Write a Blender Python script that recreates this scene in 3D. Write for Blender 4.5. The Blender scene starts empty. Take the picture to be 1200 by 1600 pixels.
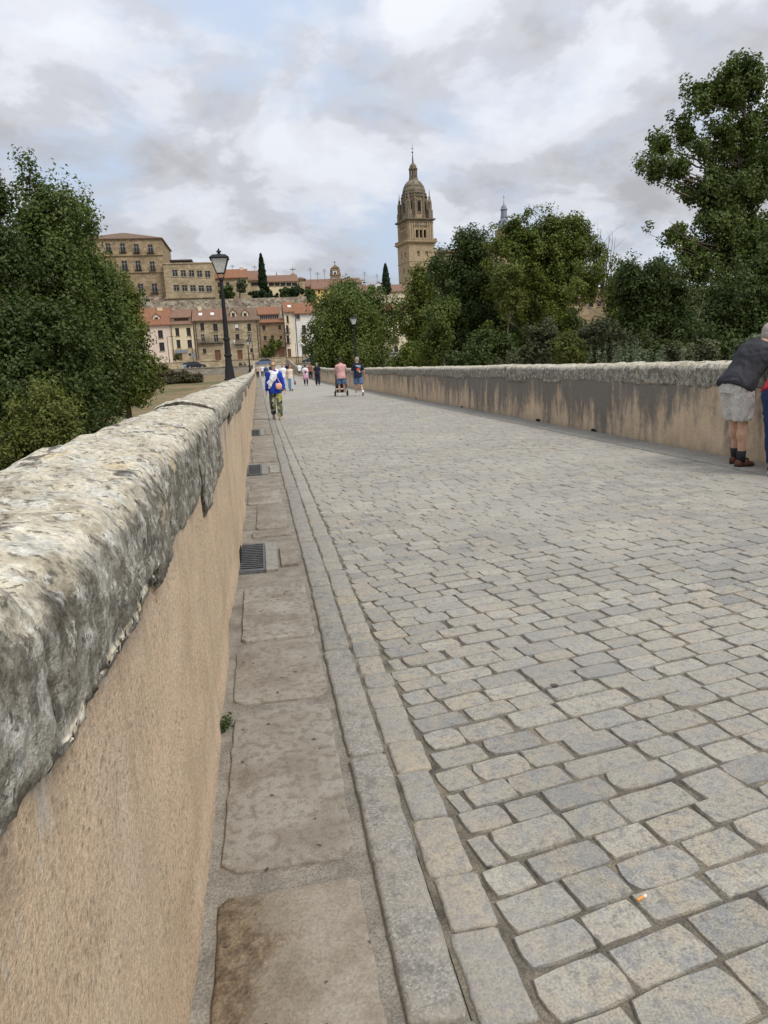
import bpy, bmesh, math, random
import numpy as np
from mathutils import Vector, Matrix

random.seed(7); RNG = np.random.default_rng(7)
scene = bpy.context.scene
COL = scene.collection
R_ = math.radians

# ------------------------------------------------------------------ camera
H = 1.4
F = 1110.0                                  # focal length in pixels of the 1200 x 1600 photograph
PITCH, YAW, ROLL = 0.20531, 0.16323, -0.048565
def ray(px, py):
    x = (px-600)/F; y = -(py-800)/F
    c, s = math.cos(ROLL), math.sin(ROLL); x, y = c*x-s*y, s*x+c*y
    c, s = math.cos(PITCH), math.sin(PITCH); fw, up = c+s*y, -s+c*y
    c, s = math.cos(YAW), math.sin(YAW)
    return np.array([c*x+s*fw, -s*x+c*fw, up])
def at(px, py, Y):                          # the world point at depth Y seen in that direction
    r = ray(px, py); r = r*(Y/r[1]); r[2] += H; return r
def gr(px, py, z=0.0):                      # the point of the horizontal plane z
    r = ray(px, py); r = r*((z-H)/r[2]); r[2] += H; return r
d0 = ray(600, 800)
ax = [ray(601, 800)-d0, ray(600, 799)-d0, -d0]
RM = np.array([a/np.linalg.norm(a) for a in ax]).T
def proj(p):
    v = (np.asarray(p)-np.array([0, 0, H]))@RM
    return 600+F*v[..., 0]/-v[..., 2], 800-F*v[..., 1]/-v[..., 2], -v[..., 2]
cam = bpy.data.cameras.new('camera'); co = bpy.data.objects.new('camera', cam); COL.objects.link(co)
m4 = Matrix([list(RM[0])+[0], list(RM[1])+[0], list(RM[2])+[H], [0, 0, 0, 1]])
co.matrix_world = m4
cam.sensor_fit = 'VERTICAL'; cam.sensor_height = 36; cam.lens = 36*F/1600
cam.clip_start = 0.05; cam.clip_end = 6000
scene.camera = co

# ------------------------------------------------------------------ sky, sun, exposure
SUN_EL, SUN_AZ = R_(52), R_(140)            # azimuth clockwise from +Y
world = bpy.data.worlds.new('World'); scene.world = world; world.use_nodes = True
def build_world():
    nt = world.node_tree; nt.nodes.clear(); L = nt.links.new
    def nd(t, **k):
        n = nt.nodes.new(t)
        for a, b in k.items(): setattr(n, a, b)
        return n
    out = nd('ShaderNodeOutputWorld'); bg = nd('ShaderNodeBackground'); bg.inputs[1].default_value = 0.1
    sky = nd('ShaderNodeTexSky', sky_type='NISHITA', sun_disc=False)
    sky.sun_elevation = SUN_EL; sky.sun_rotation = SUN_AZ
    tc = nd('ShaderNodeTexCoord'); sx = nd('ShaderNodeSeparateXYZ'); L(tc.outputs['Generated'], sx.inputs[0])
    def math_(op, a, b=None):
        n = nd('ShaderNodeMath', operation=op)
        for i, v in enumerate((a, b)):
            if v is None: continue
            if hasattr(v, 'is_output'): L(v, n.inputs[i])
            else: n.inputs[i].default_value = v
        return n.outputs[0]
    den = math_('ADD', math_('MAXIMUM', sx.outputs[2], 0.0), 0.34)
    cx = nd('ShaderNodeCombineXYZ')
    L(math_('DIVIDE', sx.outputs[0], den), cx.inputs[0]); L(math_('DIVIDE', sx.outputs[1], den), cx.inputs[1])
    def noise(scale, detail, rough, dist, off):
        mp = nd('ShaderNodeMapping'); L(cx.outputs[0], mp.inputs[0]); mp.inputs[1].default_value = off
        n = nd('ShaderNodeTexNoise'); L(mp.outputs[0], n.inputs['Vector'])
        n.inputs['Scale'].default_value = scale; n.inputs['Detail'].default_value = detail
        n.inputs['Roughness'].default_value = rough; n.inputs['Distortion'].default_value = dist
        return n.outputs['Fac']
    def ramp(fac, stops):
        n = nd('ShaderNodeValToRGB'); L(fac, n.inputs[0]); e = n.color_ramp.elements
        while len(e) < len(stops): e.new(0.5)
        for q, (p, c) in zip(e, stops): q.position = p; q.color = c if len(c) == 4 else (*c, 1)
        n.color_ramp.interpolation = 'EASE'
        return n.outputs[0]
    cover = ramp(noise(2.2, 7, 0.58, 0.2, (12.0, 1.0, 0)), [(0.34, (0, 0, 0)), (0.53, (1, 1, 1))])
    shade = ramp(noise(3.3, 7, 0.55, 0.2, (12.0, 1.0, 3)), [(0.38, (6.7, 6.95, 7.5)), (0.47, (6.1, 6.3, 6.8)), (0.55, (4.9, 5.0, 5.4)), (0.66, (4.0, 4.05, 4.35))])
    haze = nd('ShaderNodeMix', data_type='RGBA'); haze.inputs[0].default_value = 0.75
    L(sky.outputs[0], haze.inputs[6]); haze.inputs[7].default_value = (5.3, 6.1, 7.4, 1)
    mx = nd('ShaderNodeMix', data_type='RGBA'); L(cover, mx.inputs[0]); L(haze.outputs[2], mx.inputs[6]); L(shade, mx.inputs[7])
    gain = nd('ShaderNodeVectorMath', operation='SCALE'); L(mx.outputs[2], gain.inputs[0]); L(math_('ADD', math_('MULTIPLY', math_('MAXIMUM', sx.outputs[2], 0.0), 0.75), 0.84), gain.inputs[3])   # overcast skies brighten towards the zenith
    L(gain.outputs[0], bg.inputs[0]); L(bg.outputs[0], out.inputs[0])
build_world()
sun = bpy.data.lights.new('sun', 'SUN'); sun.energy = 2.0; sun.angle = R_(20); sun.color = (1, 0.95, 0.88)
so = bpy.data.objects.new('sun', sun); COL.objects.link(so)
sd = Vector((math.sin(SUN_AZ)*math.cos(SUN_EL), math.cos(SUN_AZ)*math.cos(SUN_EL), math.sin(SUN_EL)))
so.rotation_euler = sd.to_track_quat('Z', 'Y').to_euler(); so.location = (0, 0, 50)
scene.view_settings.view_transform = 'Standard'; scene.view_settings.look = 'None'
scene.cycles.max_bounces = 5; scene.cycles.diffuse_bounces = 3; scene.cycles.glossy_bounces = 2; scene.cycles.transmission_bounces = 3
scene.view_settings.exposure = 0.27; scene.view_settings.gamma = 1

# ------------------------------------------------------------------ helpers
def tag(o, label=None, cat=None, group=None, kind=None):
    if label: o['label'] = label
    if cat: o['category'] = cat
    if group: o['group'] = group
    if kind: o['kind'] = kind
    return o
def empty(name, loc=(0, 0, 0), rz=0, label=None, cat=None, group=None, kind=None):
    o = bpy.data.objects.new(name, None); COL.objects.link(o); o.location = loc; o.rotation_euler = (0, 0, rz)
    o.empty_display_size = 0.2
    return tag(o, label, cat, group, kind)
def link(name, me, parent=None, mat=None):
    if mat is not None and not me.materials: me.materials.append(mat)
    o = bpy.data.objects.new(name, me); COL.objects.link(o)
    if parent: o.parent = parent
    return o
class MB:
    def __init__(s): s.v = []; s.f = []
    def add(s, vs, fs):
        b = len(s.v); s.v += [tuple(map(float, p)) for p in vs]; s.f += [tuple(b+i for i in f) for f in fs]; return s
    def box(s, x0, x1, y0, y1, z0, z1):
        return s.add([(x0,y0,z0),(x1,y0,z0),(x1,y1,z0),(x0,y1,z0),(x0,y0,z1),(x1,y0,z1),(x1,y1,z1),(x0,y1,z1)],
                     [(0,3,2,1),(4,5,6,7),(0,1,5,4),(1,2,6,5),(2,3,7,6),(3,0,4,7)])
    def quad(s, *p): return s.add(p, [tuple(range(len(p)))])
    def tube(s, pts, rs, n=8, caps=True):
        pts = [Vector(p) for p in pts]
        if not hasattr(rs, '__len__'): rs = [rs]*len(pts)
        vs = []; ref = None
        for i, p in enumerate(pts):
            t = (pts[min(i+1, len(pts)-1)]-pts[max(i-1, 0)])
            t = t.normalized() if t.length > 1e-9 else Vector((0, 0, 1))
            if ref is None: ref = Vector((1, 0, 0)) if abs(t.x) < 0.8 else Vector((0, 1, 0))
            u = (ref-t*ref.dot(t)).normalized(); ref = u; w = t.cross(u)
            for k in range(n):
                a = 2*math.pi*k/n; vs.append(p+(u*math.cos(a)+w*math.sin(a))*rs[i])
        fs = []
        for i in range(len(pts)-1):
            for k in range(n): fs.append((i*n+k, i*n+(k+1) % n, (i+1)*n+(k+1) % n, (i+1)*n+k))
        if caps: fs += [tuple(range(n-1, -1, -1)), tuple(range((len(pts)-1)*n, len(pts)*n))]
        return s.add(vs, fs)
    def lathe(s, prof, c=(0, 0, 0), n=16, rot=0.0, sx=1, sy=1):   # prof: (r, z)
        vs = []; fs = []
        for r, z in prof:
            for k in range(n):
                a = 2*math.pi*k/n+rot; vs.append((c[0]+r*math.cos(a)*sx, c[1]+r*math.sin(a)*sy, c[2]+z))
        m = len(prof)
        for i in range(m-1):
            for k in range(n): fs.append((i*n+k, i*n+(k+1) % n, (i+1)*n+(k+1) % n, (i+1)*n+k))
        fs += [tuple(range(n-1, -1, -1)), tuple(range((m-1)*n, m*n))]
        return s.add(vs, fs)
    def prism(s, poly, y0, y1):                     # poly in (x, z), extruded along y
        n = len(poly); vs = [(x, y0, z) for x, z in poly]+[(x, y1, z) for x, z in poly]
        fs = [tuple(range(n)), tuple(range(2*n-1, n-1, -1))]+[(i, i+n, (i+1) % n+n, (i+1) % n) for i in range(n)]
        return s.add(vs, fs)
    def loft(s, secs, caps=True):                   # list of closed rings with equal counts
        n = len(secs[0]); vs = [p for q in secs for p in q]; fs = []
        for i in range(len(secs)-1):
            for k in range(n): fs.append((i*n+k, i*n+(k+1) % n, (i+1)*n+(k+1) % n, (i+1)*n+k))
        if caps: fs += [tuple(range(n-1, -1, -1)), tuple(range((len(secs)-1)*n, len(secs)*n))]
        return s.add(vs, fs)
    def mesh(s, name, mat=None, smooth=False):
        me = bpy.data.meshes.new(name); me.from_pydata(s.v, [], s.f)
        bm = bmesh.new(); bm.from_mesh(me); bmesh.ops.recalc_face_normals(bm, faces=bm.faces); bm.to_mesh(me); bm.free()
        if smooth: me.polygons.foreach_set('use_smooth', [True]*len(me.polygons))
        if mat: me.materials.append(mat)
        return me
    def build(s, name, mat, parent=None, smooth=False): return link(name, s.mesh(name, mat, smooth), parent)
def np_mesh(name, V, Fq, mat, smooth=False, attr=None, flat_from=None):   # V (n,3), Fq (m,k) fast
    me = bpy.data.meshes.new(name); V = np.ascontiguousarray(V, dtype=np.float32); Fq = np.ascontiguousarray(Fq, dtype=np.int32)
    m, k = Fq.shape
    me.vertices.add(len(V)); me.vertices.foreach_set('co', V.ravel())
    me.loops.add(m*k); me.loops.foreach_set('vertex_index', Fq.ravel())
    me.polygons.add(m); me.polygons.foreach_set('loop_start', np.arange(0, m*k, k, dtype=np.int32))
    if smooth: me.polygons.foreach_set('use_smooth', np.ones(m, dtype=bool))
    if flat_from is not None: sm = np.ones(m, dtype=bool); sm[flat_from(m)] = False; me.polygons.foreach_set('use_smooth', sm)
    me.update(calc_edges=True)
    if attr is not None:
        a = me.attributes.new('rnd', 'FLOAT', 'POINT'); a.data.foreach_set('value', np.ascontiguousarray(attr, dtype=np.float32))
    me.materials.append(mat); return me
# vectorised value noise
def _h(i, j, k, s):
    n = (i*374761393+j*668265263+k*2147483647+s*144665) & 0xffffffff
    n = ((n ^ (n >> 13))*1274126177) & 0xffffffff
    n = ((n ^ (n >> 16))*2246822519) & 0xffffffff
    return ((n ^ (n >> 15)) & 0xffff)/65535.0*2-1
def vnoise(P, s=0):
    P = np.asarray(P, dtype=float); I = np.floor(P).astype(np.int64); f = P-I; f = f*f*(3-2*f)
    i, j, k = I[..., 0], I[..., 1], I[..., 2]; x, y, z = f[..., 0], f[..., 1], f[..., 2]; r = 0
    for a in (0, 1):
        for b in (0, 1):
            for c in (0, 1):
                r = r+_h(i+a, j+b, k+c, s)*(x if a else 1-x)*(y if b else 1-y)*(z if c else 1-z)
    return r
def fbm(P, oct=4, s=0, g=0.5):
    r = 0; a = 1.0; P = np.asarray(P, dtype=float)
    for o in range(oct): r = r+a*vnoise(P*2**o+o*17.3, s+o); a *= g
    return r
def sstep(a, b, x): t = np.clip((np.asarray(x, dtype=float)-a)/(b-a), 0, 1); return t*t*(3-2*t)
def gz(y): return 0.4*sstep(55, 100, y)+1.85*sstep(108, 156, y)     # the bridge deck climbs to the far bank

# ------------------------------------------------------------------ materials
class Mat:
    def __init__(s, name):
        s.m = bpy.data.materials.new(name); s.m.use_nodes = True; s.t = s.m.node_tree; s.t.nodes.clear()
        s.out = s.nd('ShaderNodeOutputMaterial'); s.geo = s.nd('ShaderNodeNewGeometry'); s.pos = s.geo.outputs['Position']
    def nd(s, t, ins=None, **k):
        n = s.t.nodes.new(t)
        for a, b in k.items(): setattr(n, a, b)
        for a, b in (ins or {}).items(): s.set(n.inputs[a], b)
        return n
    def set(s, sock, v):
        if hasattr(v, 'is_output'): s.t.links.new(v, sock)
        elif hasattr(v, '__len__') and len(v) == 3 and sock.type == 'RGBA': sock.default_value = (*v, 1)
        else: sock.default_value = v
    def noise(s, scale, detail=4, rough=0.55, vec=None, dist=0):
        return s.nd('ShaderNodeTexNoise', {'Vector': vec or s.pos, 'Scale': scale, 'Detail': detail, 'Roughness': rough, 'Distortion': dist}).outputs['Fac']
    def map(s, scale=(1, 1, 1), off=(0, 0, 0), vec=None):
        n = s.nd('ShaderNodeMapping', {0: vec or s.pos}); n.inputs[1].default_value = off; n.inputs[3].default_value = scale; return n.outputs[0]
    def ramp(s, fac, stops, interp='LINEAR'):
        n = s.nd('ShaderNodeValToRGB', {0: fac}); e = n.color_ramp.elements; n.color_ramp.interpolation = interp
        while len(e) < len(stops): e.new(0.5)
        for q, (p, c) in zip(e, stops):
            q.position = p; q.color = (c, c, c, 1) if not hasattr(c, '__len__') else (*c, 1)
        return n.outputs[0]
    def mix(s, fac, a, b, mode='MIX'):
        n = s.nd('ShaderNodeMix', data_type='RGBA', blend_type=mode)
        for i, v in ((0, fac), (6, a), (7, b)): s.set(n.inputs[i], v)
        return n.outputs[2]
    def math(s, op, a, b=0.0, clamp=False):
        n = s.nd('ShaderNodeMath', {0: a, 1: b}, operation=op); n.use_clamp = clamp; return n.outputs[0]
    def bump(s, h, strength=0.5, dist=0.02, nrm=None):
        n = s.nd('ShaderNodeBump', {'Height': h, 'Strength': strength, 'Distance': dist})
        if nrm is not None: s.set(n.inputs['Normal'], nrm)
        return n.outputs[0]
    def rnd(s):                     # one number per piece: object random + island random
        oi = s.nd('ShaderNodeObjectInfo').outputs['Random']
        return s.math('FRACT', s.math('ADD', s.math('MULTIPLY', oi, 7.31), s.math('MULTIPLY', s.geo.outputs['Random Per Island'], 5.77)))
    def fin(s, col, rough=0.8, nrm=None, spec=0.3, metal=0.0, trans=None):
        b = s.nd('ShaderNodeBsdfPrincipled', {'Base Color': col, 'Roughness': rough, 'Metallic': metal, 'Specular IOR Level': spec})
        if nrm is not None: s.set(b.inputs['Normal'], nrm)
        o = b.outputs[0]
        if trans is not None:
            t = s.nd('ShaderNodeBsdfTranslucent', {0: trans[1]}); mx = s.nd('ShaderNodeMixShader', {0: trans[0], 1: o, 2: t.outputs[0]}); o = mx.outputs[0]
        s.t.links.new(o, s.out.inputs[0]); return s.m
def sett_mat(name, ramp_cols, patch=0.42):
    m = Mat(name); r = m.rnd()
    base = m.ramp(r, ramp_cols)
    n1 = m.noise(10, 6, 0.66); n2 = m.noise(150, 3, 0.75); n3 = m.noise(34, 6, 0.68)
    c = m.mix(m.math('MULTIPLY', m.ramp(n1, [(0.48, 0), (0.57, 1)]), patch), base, (0.40, 0.325, 0.225))
    c = m.mix(m.math('MULTIPLY', m.ramp(n3, [(0.38, 1), (0.50, 0)]), 0.6), c, (0.14, 0.142, 0.145))
    c = m.mix(m.ramp(m.noise(13, 5, 0.65, m.map(off=(7, 2, 5))), [(0.52, 0), (0.60, 0.5)]), c, (0.235, 0.24, 0.245))
    c = m.mix(0.75, c, m.ramp(n2, [(0.3, 0.4), (0.5, 1.0), (0.72, 1.5)]), 'MULTIPLY')
    c = m.mix(m.ramp(m.noise(1.1, 4, 0.6), [(0.38, 0.0), (0.7, 0.5)]), c, (0.24, 0.235, 0.22))
    c = m.mix(m.ramp(m.noise(0.55, 4, 0.6, m.map(off=(4, 1, 0))), [(0.45, 0.0), (0.7, 0.4)]), c, (0.42, 0.395, 0.34))
    gum = m.nd('ShaderNodeTexVoronoi', {'Vector': m.pos, 'Scale': 2.3}).outputs['Distance']
    gum = m.math('ADD', gum, m.math('MULTIPLY', m.noise(60, 2), 0.05))
    c = m.mix(m.ramp(gum, [(0.060, 0.8), (0.075, 0)]), c, (0.03, 0.03, 0.032))
    h = m.math('ADD', m.math('MULTIPLY', n3, 1.0), m.math('MULTIPLY', n2, 0.35))
    return m.fin(c, 0.72, m.bump(h, 0.55, 0.012), 0.25)
SETT = sett_mat('granite_sett', [(0.0, (0.236, 0.231, 0.210)), (0.25, (0.364, 0.336, 0.270)), (0.5, (0.296, 0.278, 0.235)), (0.75, (0.424, 0.395, 0.319)), (0.9, (0.326, 0.313, 0.274)), (1.0, (0.384, 0.332, 0.238))])
GUT = sett_mat('gutter_sett', [(0.0, (0.240, 0.235, 0.211)), (0.35, (0.347, 0.317, 0.248)), (0.7, (0.296, 0.282, 0.243)), (1.0, (0.377, 0.322, 0.225))])
def kerb_mat():
    m = Mat('kerb_granite'); r = m.rnd()
    base = m.ramp(r, [(0, (0.22, 0.212, 0.19)), (0.5, (0.275, 0.262, 0.228)), (1, (0.245, 0.237, 0.215))])
    v = m.nd('ShaderNodeTexVoronoi', {'Vector': m.pos, 'Scale': 190}).outputs['Color']
    sp = m.nd('ShaderNodeSeparateColor', {0: v}).outputs[0]
    c = m.mix(0.7, base, m.ramp(sp, [(0.0, 0.5), (0.25, 0.85), (0.7, 1.08), (0.95, 1.5)]), 'MULTIPLY')
    c = m.mix(m.ramp(m.noise(7, 4), [(0.45, 0.0), (0.65, 0.55)]), c, (0.32, 0.28, 0.215))
    c = m.mix(m.ramp(m.noise(22, 5, 0.7), [(0.36, 0.6), (0.5, 0.0)]), c, (0.12, 0.115, 0.105))
    h = m.math('ADD', m.noise(40, 5), m.math('MULTIPLY', sp, 0.25))
    return m.fin(c, 0.7, m.bump(h, 0.5, 0.01), 0.3)
KERB = kerb_mat()
def slab_mat():
    m = Mat('paving_slab_stone'); r = m.rnd()
    base = m.ramp(r, [(0, (0.255, 0.228, 0.185)), (0.35, (0.325, 0.305, 0.262)), (0.6, (0.27, 0.242, 0.196)), (1, (0.345, 0.325, 0.285))])
    big = m.noise(4.0, 6, 0.62); fine = m.noise(230, 2, 0.7); mid = m.noise(28, 5, 0.65)
    c = m.mix(m.ramp(big, [(0.44, 0.0), (0.62, 0.8)]), base, (0.20, 0.172, 0.134))
    c = m.mix(m.ramp(mid, [(0.40, 0.6), (0.52, 0.0)]), c, (0.15, 0.125, 0.095))
    c = m.mix(m.ramp(m.noise(2.3, 5), [(0.55, 0.0), (0.75, 0.5)]), c, (0.36, 0.34, 0.30))
    c = m.mix(0.6, c, m.ramp(fine, [(0.3, 0.6), (0.5, 1), (0.7, 1.35)]), 'MULTIPLY')
    g = m.math('ADD', m.nd('ShaderNodeTexVoronoi', {'Vector': m.pos, 'Scale': 13}).outputs['Distance'], m.math('MULTIPLY', m.noise(70, 3), 0.30))
    c = m.mix(m.ramp(g, [(0.245, 0.85), (0.262, 0)]), c, (0.045, 0.043, 0.042))
    h = m.math('ADD', m.math('MULTIPLY', mid, 1), m.math('MULTIPLY', fine, 0.3))
    return m.fin(c, 0.85, m.bump(h, 0.5, 0.012), 0.2)
SLAB = slab_mat()
def rough_slab_mat():          # the nearest slab: rusty stone whose face has flaked off along the wall side
    m = Mat('rusty_flaked_slab'); n = m.noise(26, 6, 0.68); n2 = m.noise(120, 3, 0.7); big = m.noise(6, 6, 0.65); tc = m.nd('ShaderNodeTexCoord').outputs['Object']
    xo = m.nd('ShaderNodeSeparateXYZ', {0: tc}).outputs[0]
    fl = m.ramp(m.math('ADD', m.math('MULTIPLY', xo, -2.6), m.math('MULTIPLY', m.math('SUBTRACT', big, 0.5), 1.6)), [(-0.0, 0), (0.34, 0.9)])
    base = m.ramp(big, [(0.35, (0.22, 0.185, 0.14)), (0.55, (0.30, 0.262, 0.208)), (0.7, (0.335, 0.305, 0.255))])
    rust = m.ramp(n, [(0.32, (0.075, 0.055, 0.038)), (0.48, (0.175, 0.125, 0.078)), (0.66, (0.29, 0.225, 0.145))])
    c = m.mix(fl, base, rust); c = m.mix(0.6, c, m.ramp(n2, [(0.3, 0.6), (0.5, 1), (0.7, 1.35)]), 'MULTIPLY')
    g = m.math('ADD', m.nd('ShaderNodeTexVoronoi', {'Vector': m.pos, 'Scale': 13}).outputs['Distance'], m.math('MULTIPLY', m.noise(70, 3), 0.30))
    c = m.mix(m.ramp(g, [(0.245, 0.85), (0.262, 0)]), c, (0.045, 0.043, 0.042))
    h = m.math('ADD', m.math('MULTIPLY', m.math('MULTIPLY', n, fl), 2.0), m.math('ADD', m.math('MULTIPLY', n2, 0.3), m.math('MULTIPLY', fl, -0.8)))
    return m.fin(c, 0.9, m.bump(h, 0.8, 0.014), 0.15)
FLAKE = rough_slab_mat()
def mortar_mat(name='mortar', a=(0.20, 0.18, 0.148), b=(0.33, 0.30, 0.25)):
    m = Mat(name); n = m.noise(6, 6, 0.6); f = m.noise(140, 3, 0.75); g = m.noise(45, 4, 0.7)
    c = m.ramp(n, [(0.35, a), (0.65, b)])
    c = m.mix(0.8, c, m.ramp(f, [(0.3, 0.5), (0.5, 1), (0.7, 1.45)]), 'MULTIPLY')
    return m.fin(c, 0.95, m.bump(m.math('ADD', f, g), 0.7, 0.012), 0.1)
MORTAR = mortar_mat(); BED = mortar_mat('joint_sand', (0.09, 0.082, 0.068), (0.26, 0.225, 0.17))
def plaster_mat(name, stain):
    m = Mat(name)
    f = m.noise(260, 3, 0.7); f2 = m.noise(95, 4, 0.7); big = m.noise(1.5, 5, 0.6)
    st = m.noise(1.0, 5, 0.62, m.map((9, 9, 0.55)))
    c = m.ramp(big, [(0.3, (0.53, 0.395, 0.265)), (0.52, (0.62, 0.475, 0.325)), (0.72, (0.58, 0.46, 0.335))])
    c = m.mix(m.ramp(st, [(0.50, 0.0), (0.70, 0.40)]), c, (0.68, 0.56, 0.42))
    c = m.mix(m.ramp(m.noise(1.0, 4, 0.6, m.map((7, 7, 0.8), (4, 4, 4))), [(0.54, 0), (0.72, 0.35)]), c, (0.40, 0.29, 0.185))
    gv = m.nd('ShaderNodeTexVoronoi', {'Vector': m.pos, 'Scale': 75}); gs = m.nd('ShaderNodeSeparateColor', {0: gv.outputs['Color']}).outputs[0]
    c = m.mix(m.math('MULTIPLY', m.ramp(gv.outputs['Distance'], [(0.25, 1), (0.5, 0)]), m.ramp(gs, [(0.70, 0), (0.85, 0.55)])), c, (0.22, 0.17, 0.12))
    c = m.mix(m.ramp(m.noise(4.5, 6, 0.68, m.map(off=(3, 3, 9))), [(0.50, 0), (0.70, 0.45)]), c, (0.44, 0.345, 0.25))
    c = m.mix(0.85, c, m.ramp(f2, [(0.28, 0.55), (0.5, 1), (0.72, 1.3)]), 'MULTIPLY')
    c = m.mix(0.75, c, m.ramp(f, [(0.25, 0.5), (0.5, 1), (0.75, 1.35)]), 'MULTIPLY')
    sep = m.nd('ShaderNodeSeparateXYZ', {0: m.pos})
    zz = sep.outputs[2]
    # grey lichen running down from the coping, ragged
    dn = m.noise(1.0, 6, 0.66, m.map((3.2, 3.2, 0.75), (1.3, 0.2, 0)))
    if stain:
        yy = sep.outputs[1]
        up = m.nd('ShaderNodeMapRange', {0: yy, 1: 7.5, 2: 11.0, 3: 0.15, 4: 1}).outputs[0]
        dw = m.nd('ShaderNodeMapRange', {0: yy, 1: 21, 2: 28, 3: 1, 4: 0.35}).outputs[0]
        band = m.math('MULTIPLY', up, dw)
        hi = m.nd('ShaderNodeMapRange', {0: zz, 1: 0.05, 2: 0.9, 3: -0.07, 4: 0.17}).outputs[0]
        fac = m.math('ADD', m.math('ADD', dn, hi), m.math('MULTIPLY', m.math('SUBTRACT', band, 1), 0.20))
        fac = m.math('ADD', fac, m.math('MULTIPLY', m.math('SUBTRACT', f2, 0.5), 0.42))
        fac = m.math('ADD', fac, m.math('MULTIPLY', m.math('SUBTRACT', m.noise(9, 5, 0.7), 0.5), 0.25))
        fac = m.ramp(fac, [(0.40, 0), (0.58, 0.92)])
        c = m.mix(fac, c, m.ramp(f2, [(0.3, (0.055, 0.052, 0.048)), (0.6, (0.20, 0.19, 0.17)), (0.8, (0.33, 0.31, 0.27))]))
        low = m.math('ADD', m.nd('ShaderNodeMapRange', {0: zz, 1: 0.0, 2: 0.45, 3: 0.62, 4: 0.0}).outputs[0], m.math('SUBTRACT', m.noise(3.5, 5), 0.5))
        c = m.mix(m.ramp(low, [(0.35, 0), (0.75, 0.55)]), c, (0.24, 0.20, 0.15))
    else:
        hi = m.nd('ShaderNodeMapRange', {0: zz, 1: 0.62, 2: 1.02, 3: -0.17, 4: 0.10}).outputs[0]
        fac = m.math('ADD', m.math('ADD', dn, hi), m.math('MULTIPLY', m.math('SUBTRACT', f2, 0.5), 0.30))
        wz = m.math('ADD', m.nd('ShaderNodeMapRange', {0: zz, 1: 0.78, 2: 0.99, 3: -0.14, 4: 0.06}).outputs[0], m.noise(11, 6, 0.7, m.map((1, 1, 0.6), (6, 6, 1))))
        c = m.mix(m.ramp(wz, [(0.52, 0), (0.60, 0.7)]), c, m.ramp(f2, [(0.35, (0.30, 0.26, 0.21)), (0.55, (0.66, 0.61, 0.53))]))
        c = m.mix(m.ramp(fac, [(0.52, 0), (0.70, 0.75)]), c, m.ramp(f2, [(0.3, (0.10, 0.09, 0.075)), (0.6, (0.27, 0.23, 0.18)), (0.75, (0.55, 0.50, 0.43))]))
    h = m.math('ADD', m.math('MULTIPLY', f2, 1.0), m.math('MULTIPLY', f, 0.45))
    return m.fin(c, 0.92, m.bump(h, 0.6, 0.010), 0.12)
PLASTER_L = plaster_mat('tan_plaster', False); PLASTER_R = plaster_mat('stained_tan_plaster', True)
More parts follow.
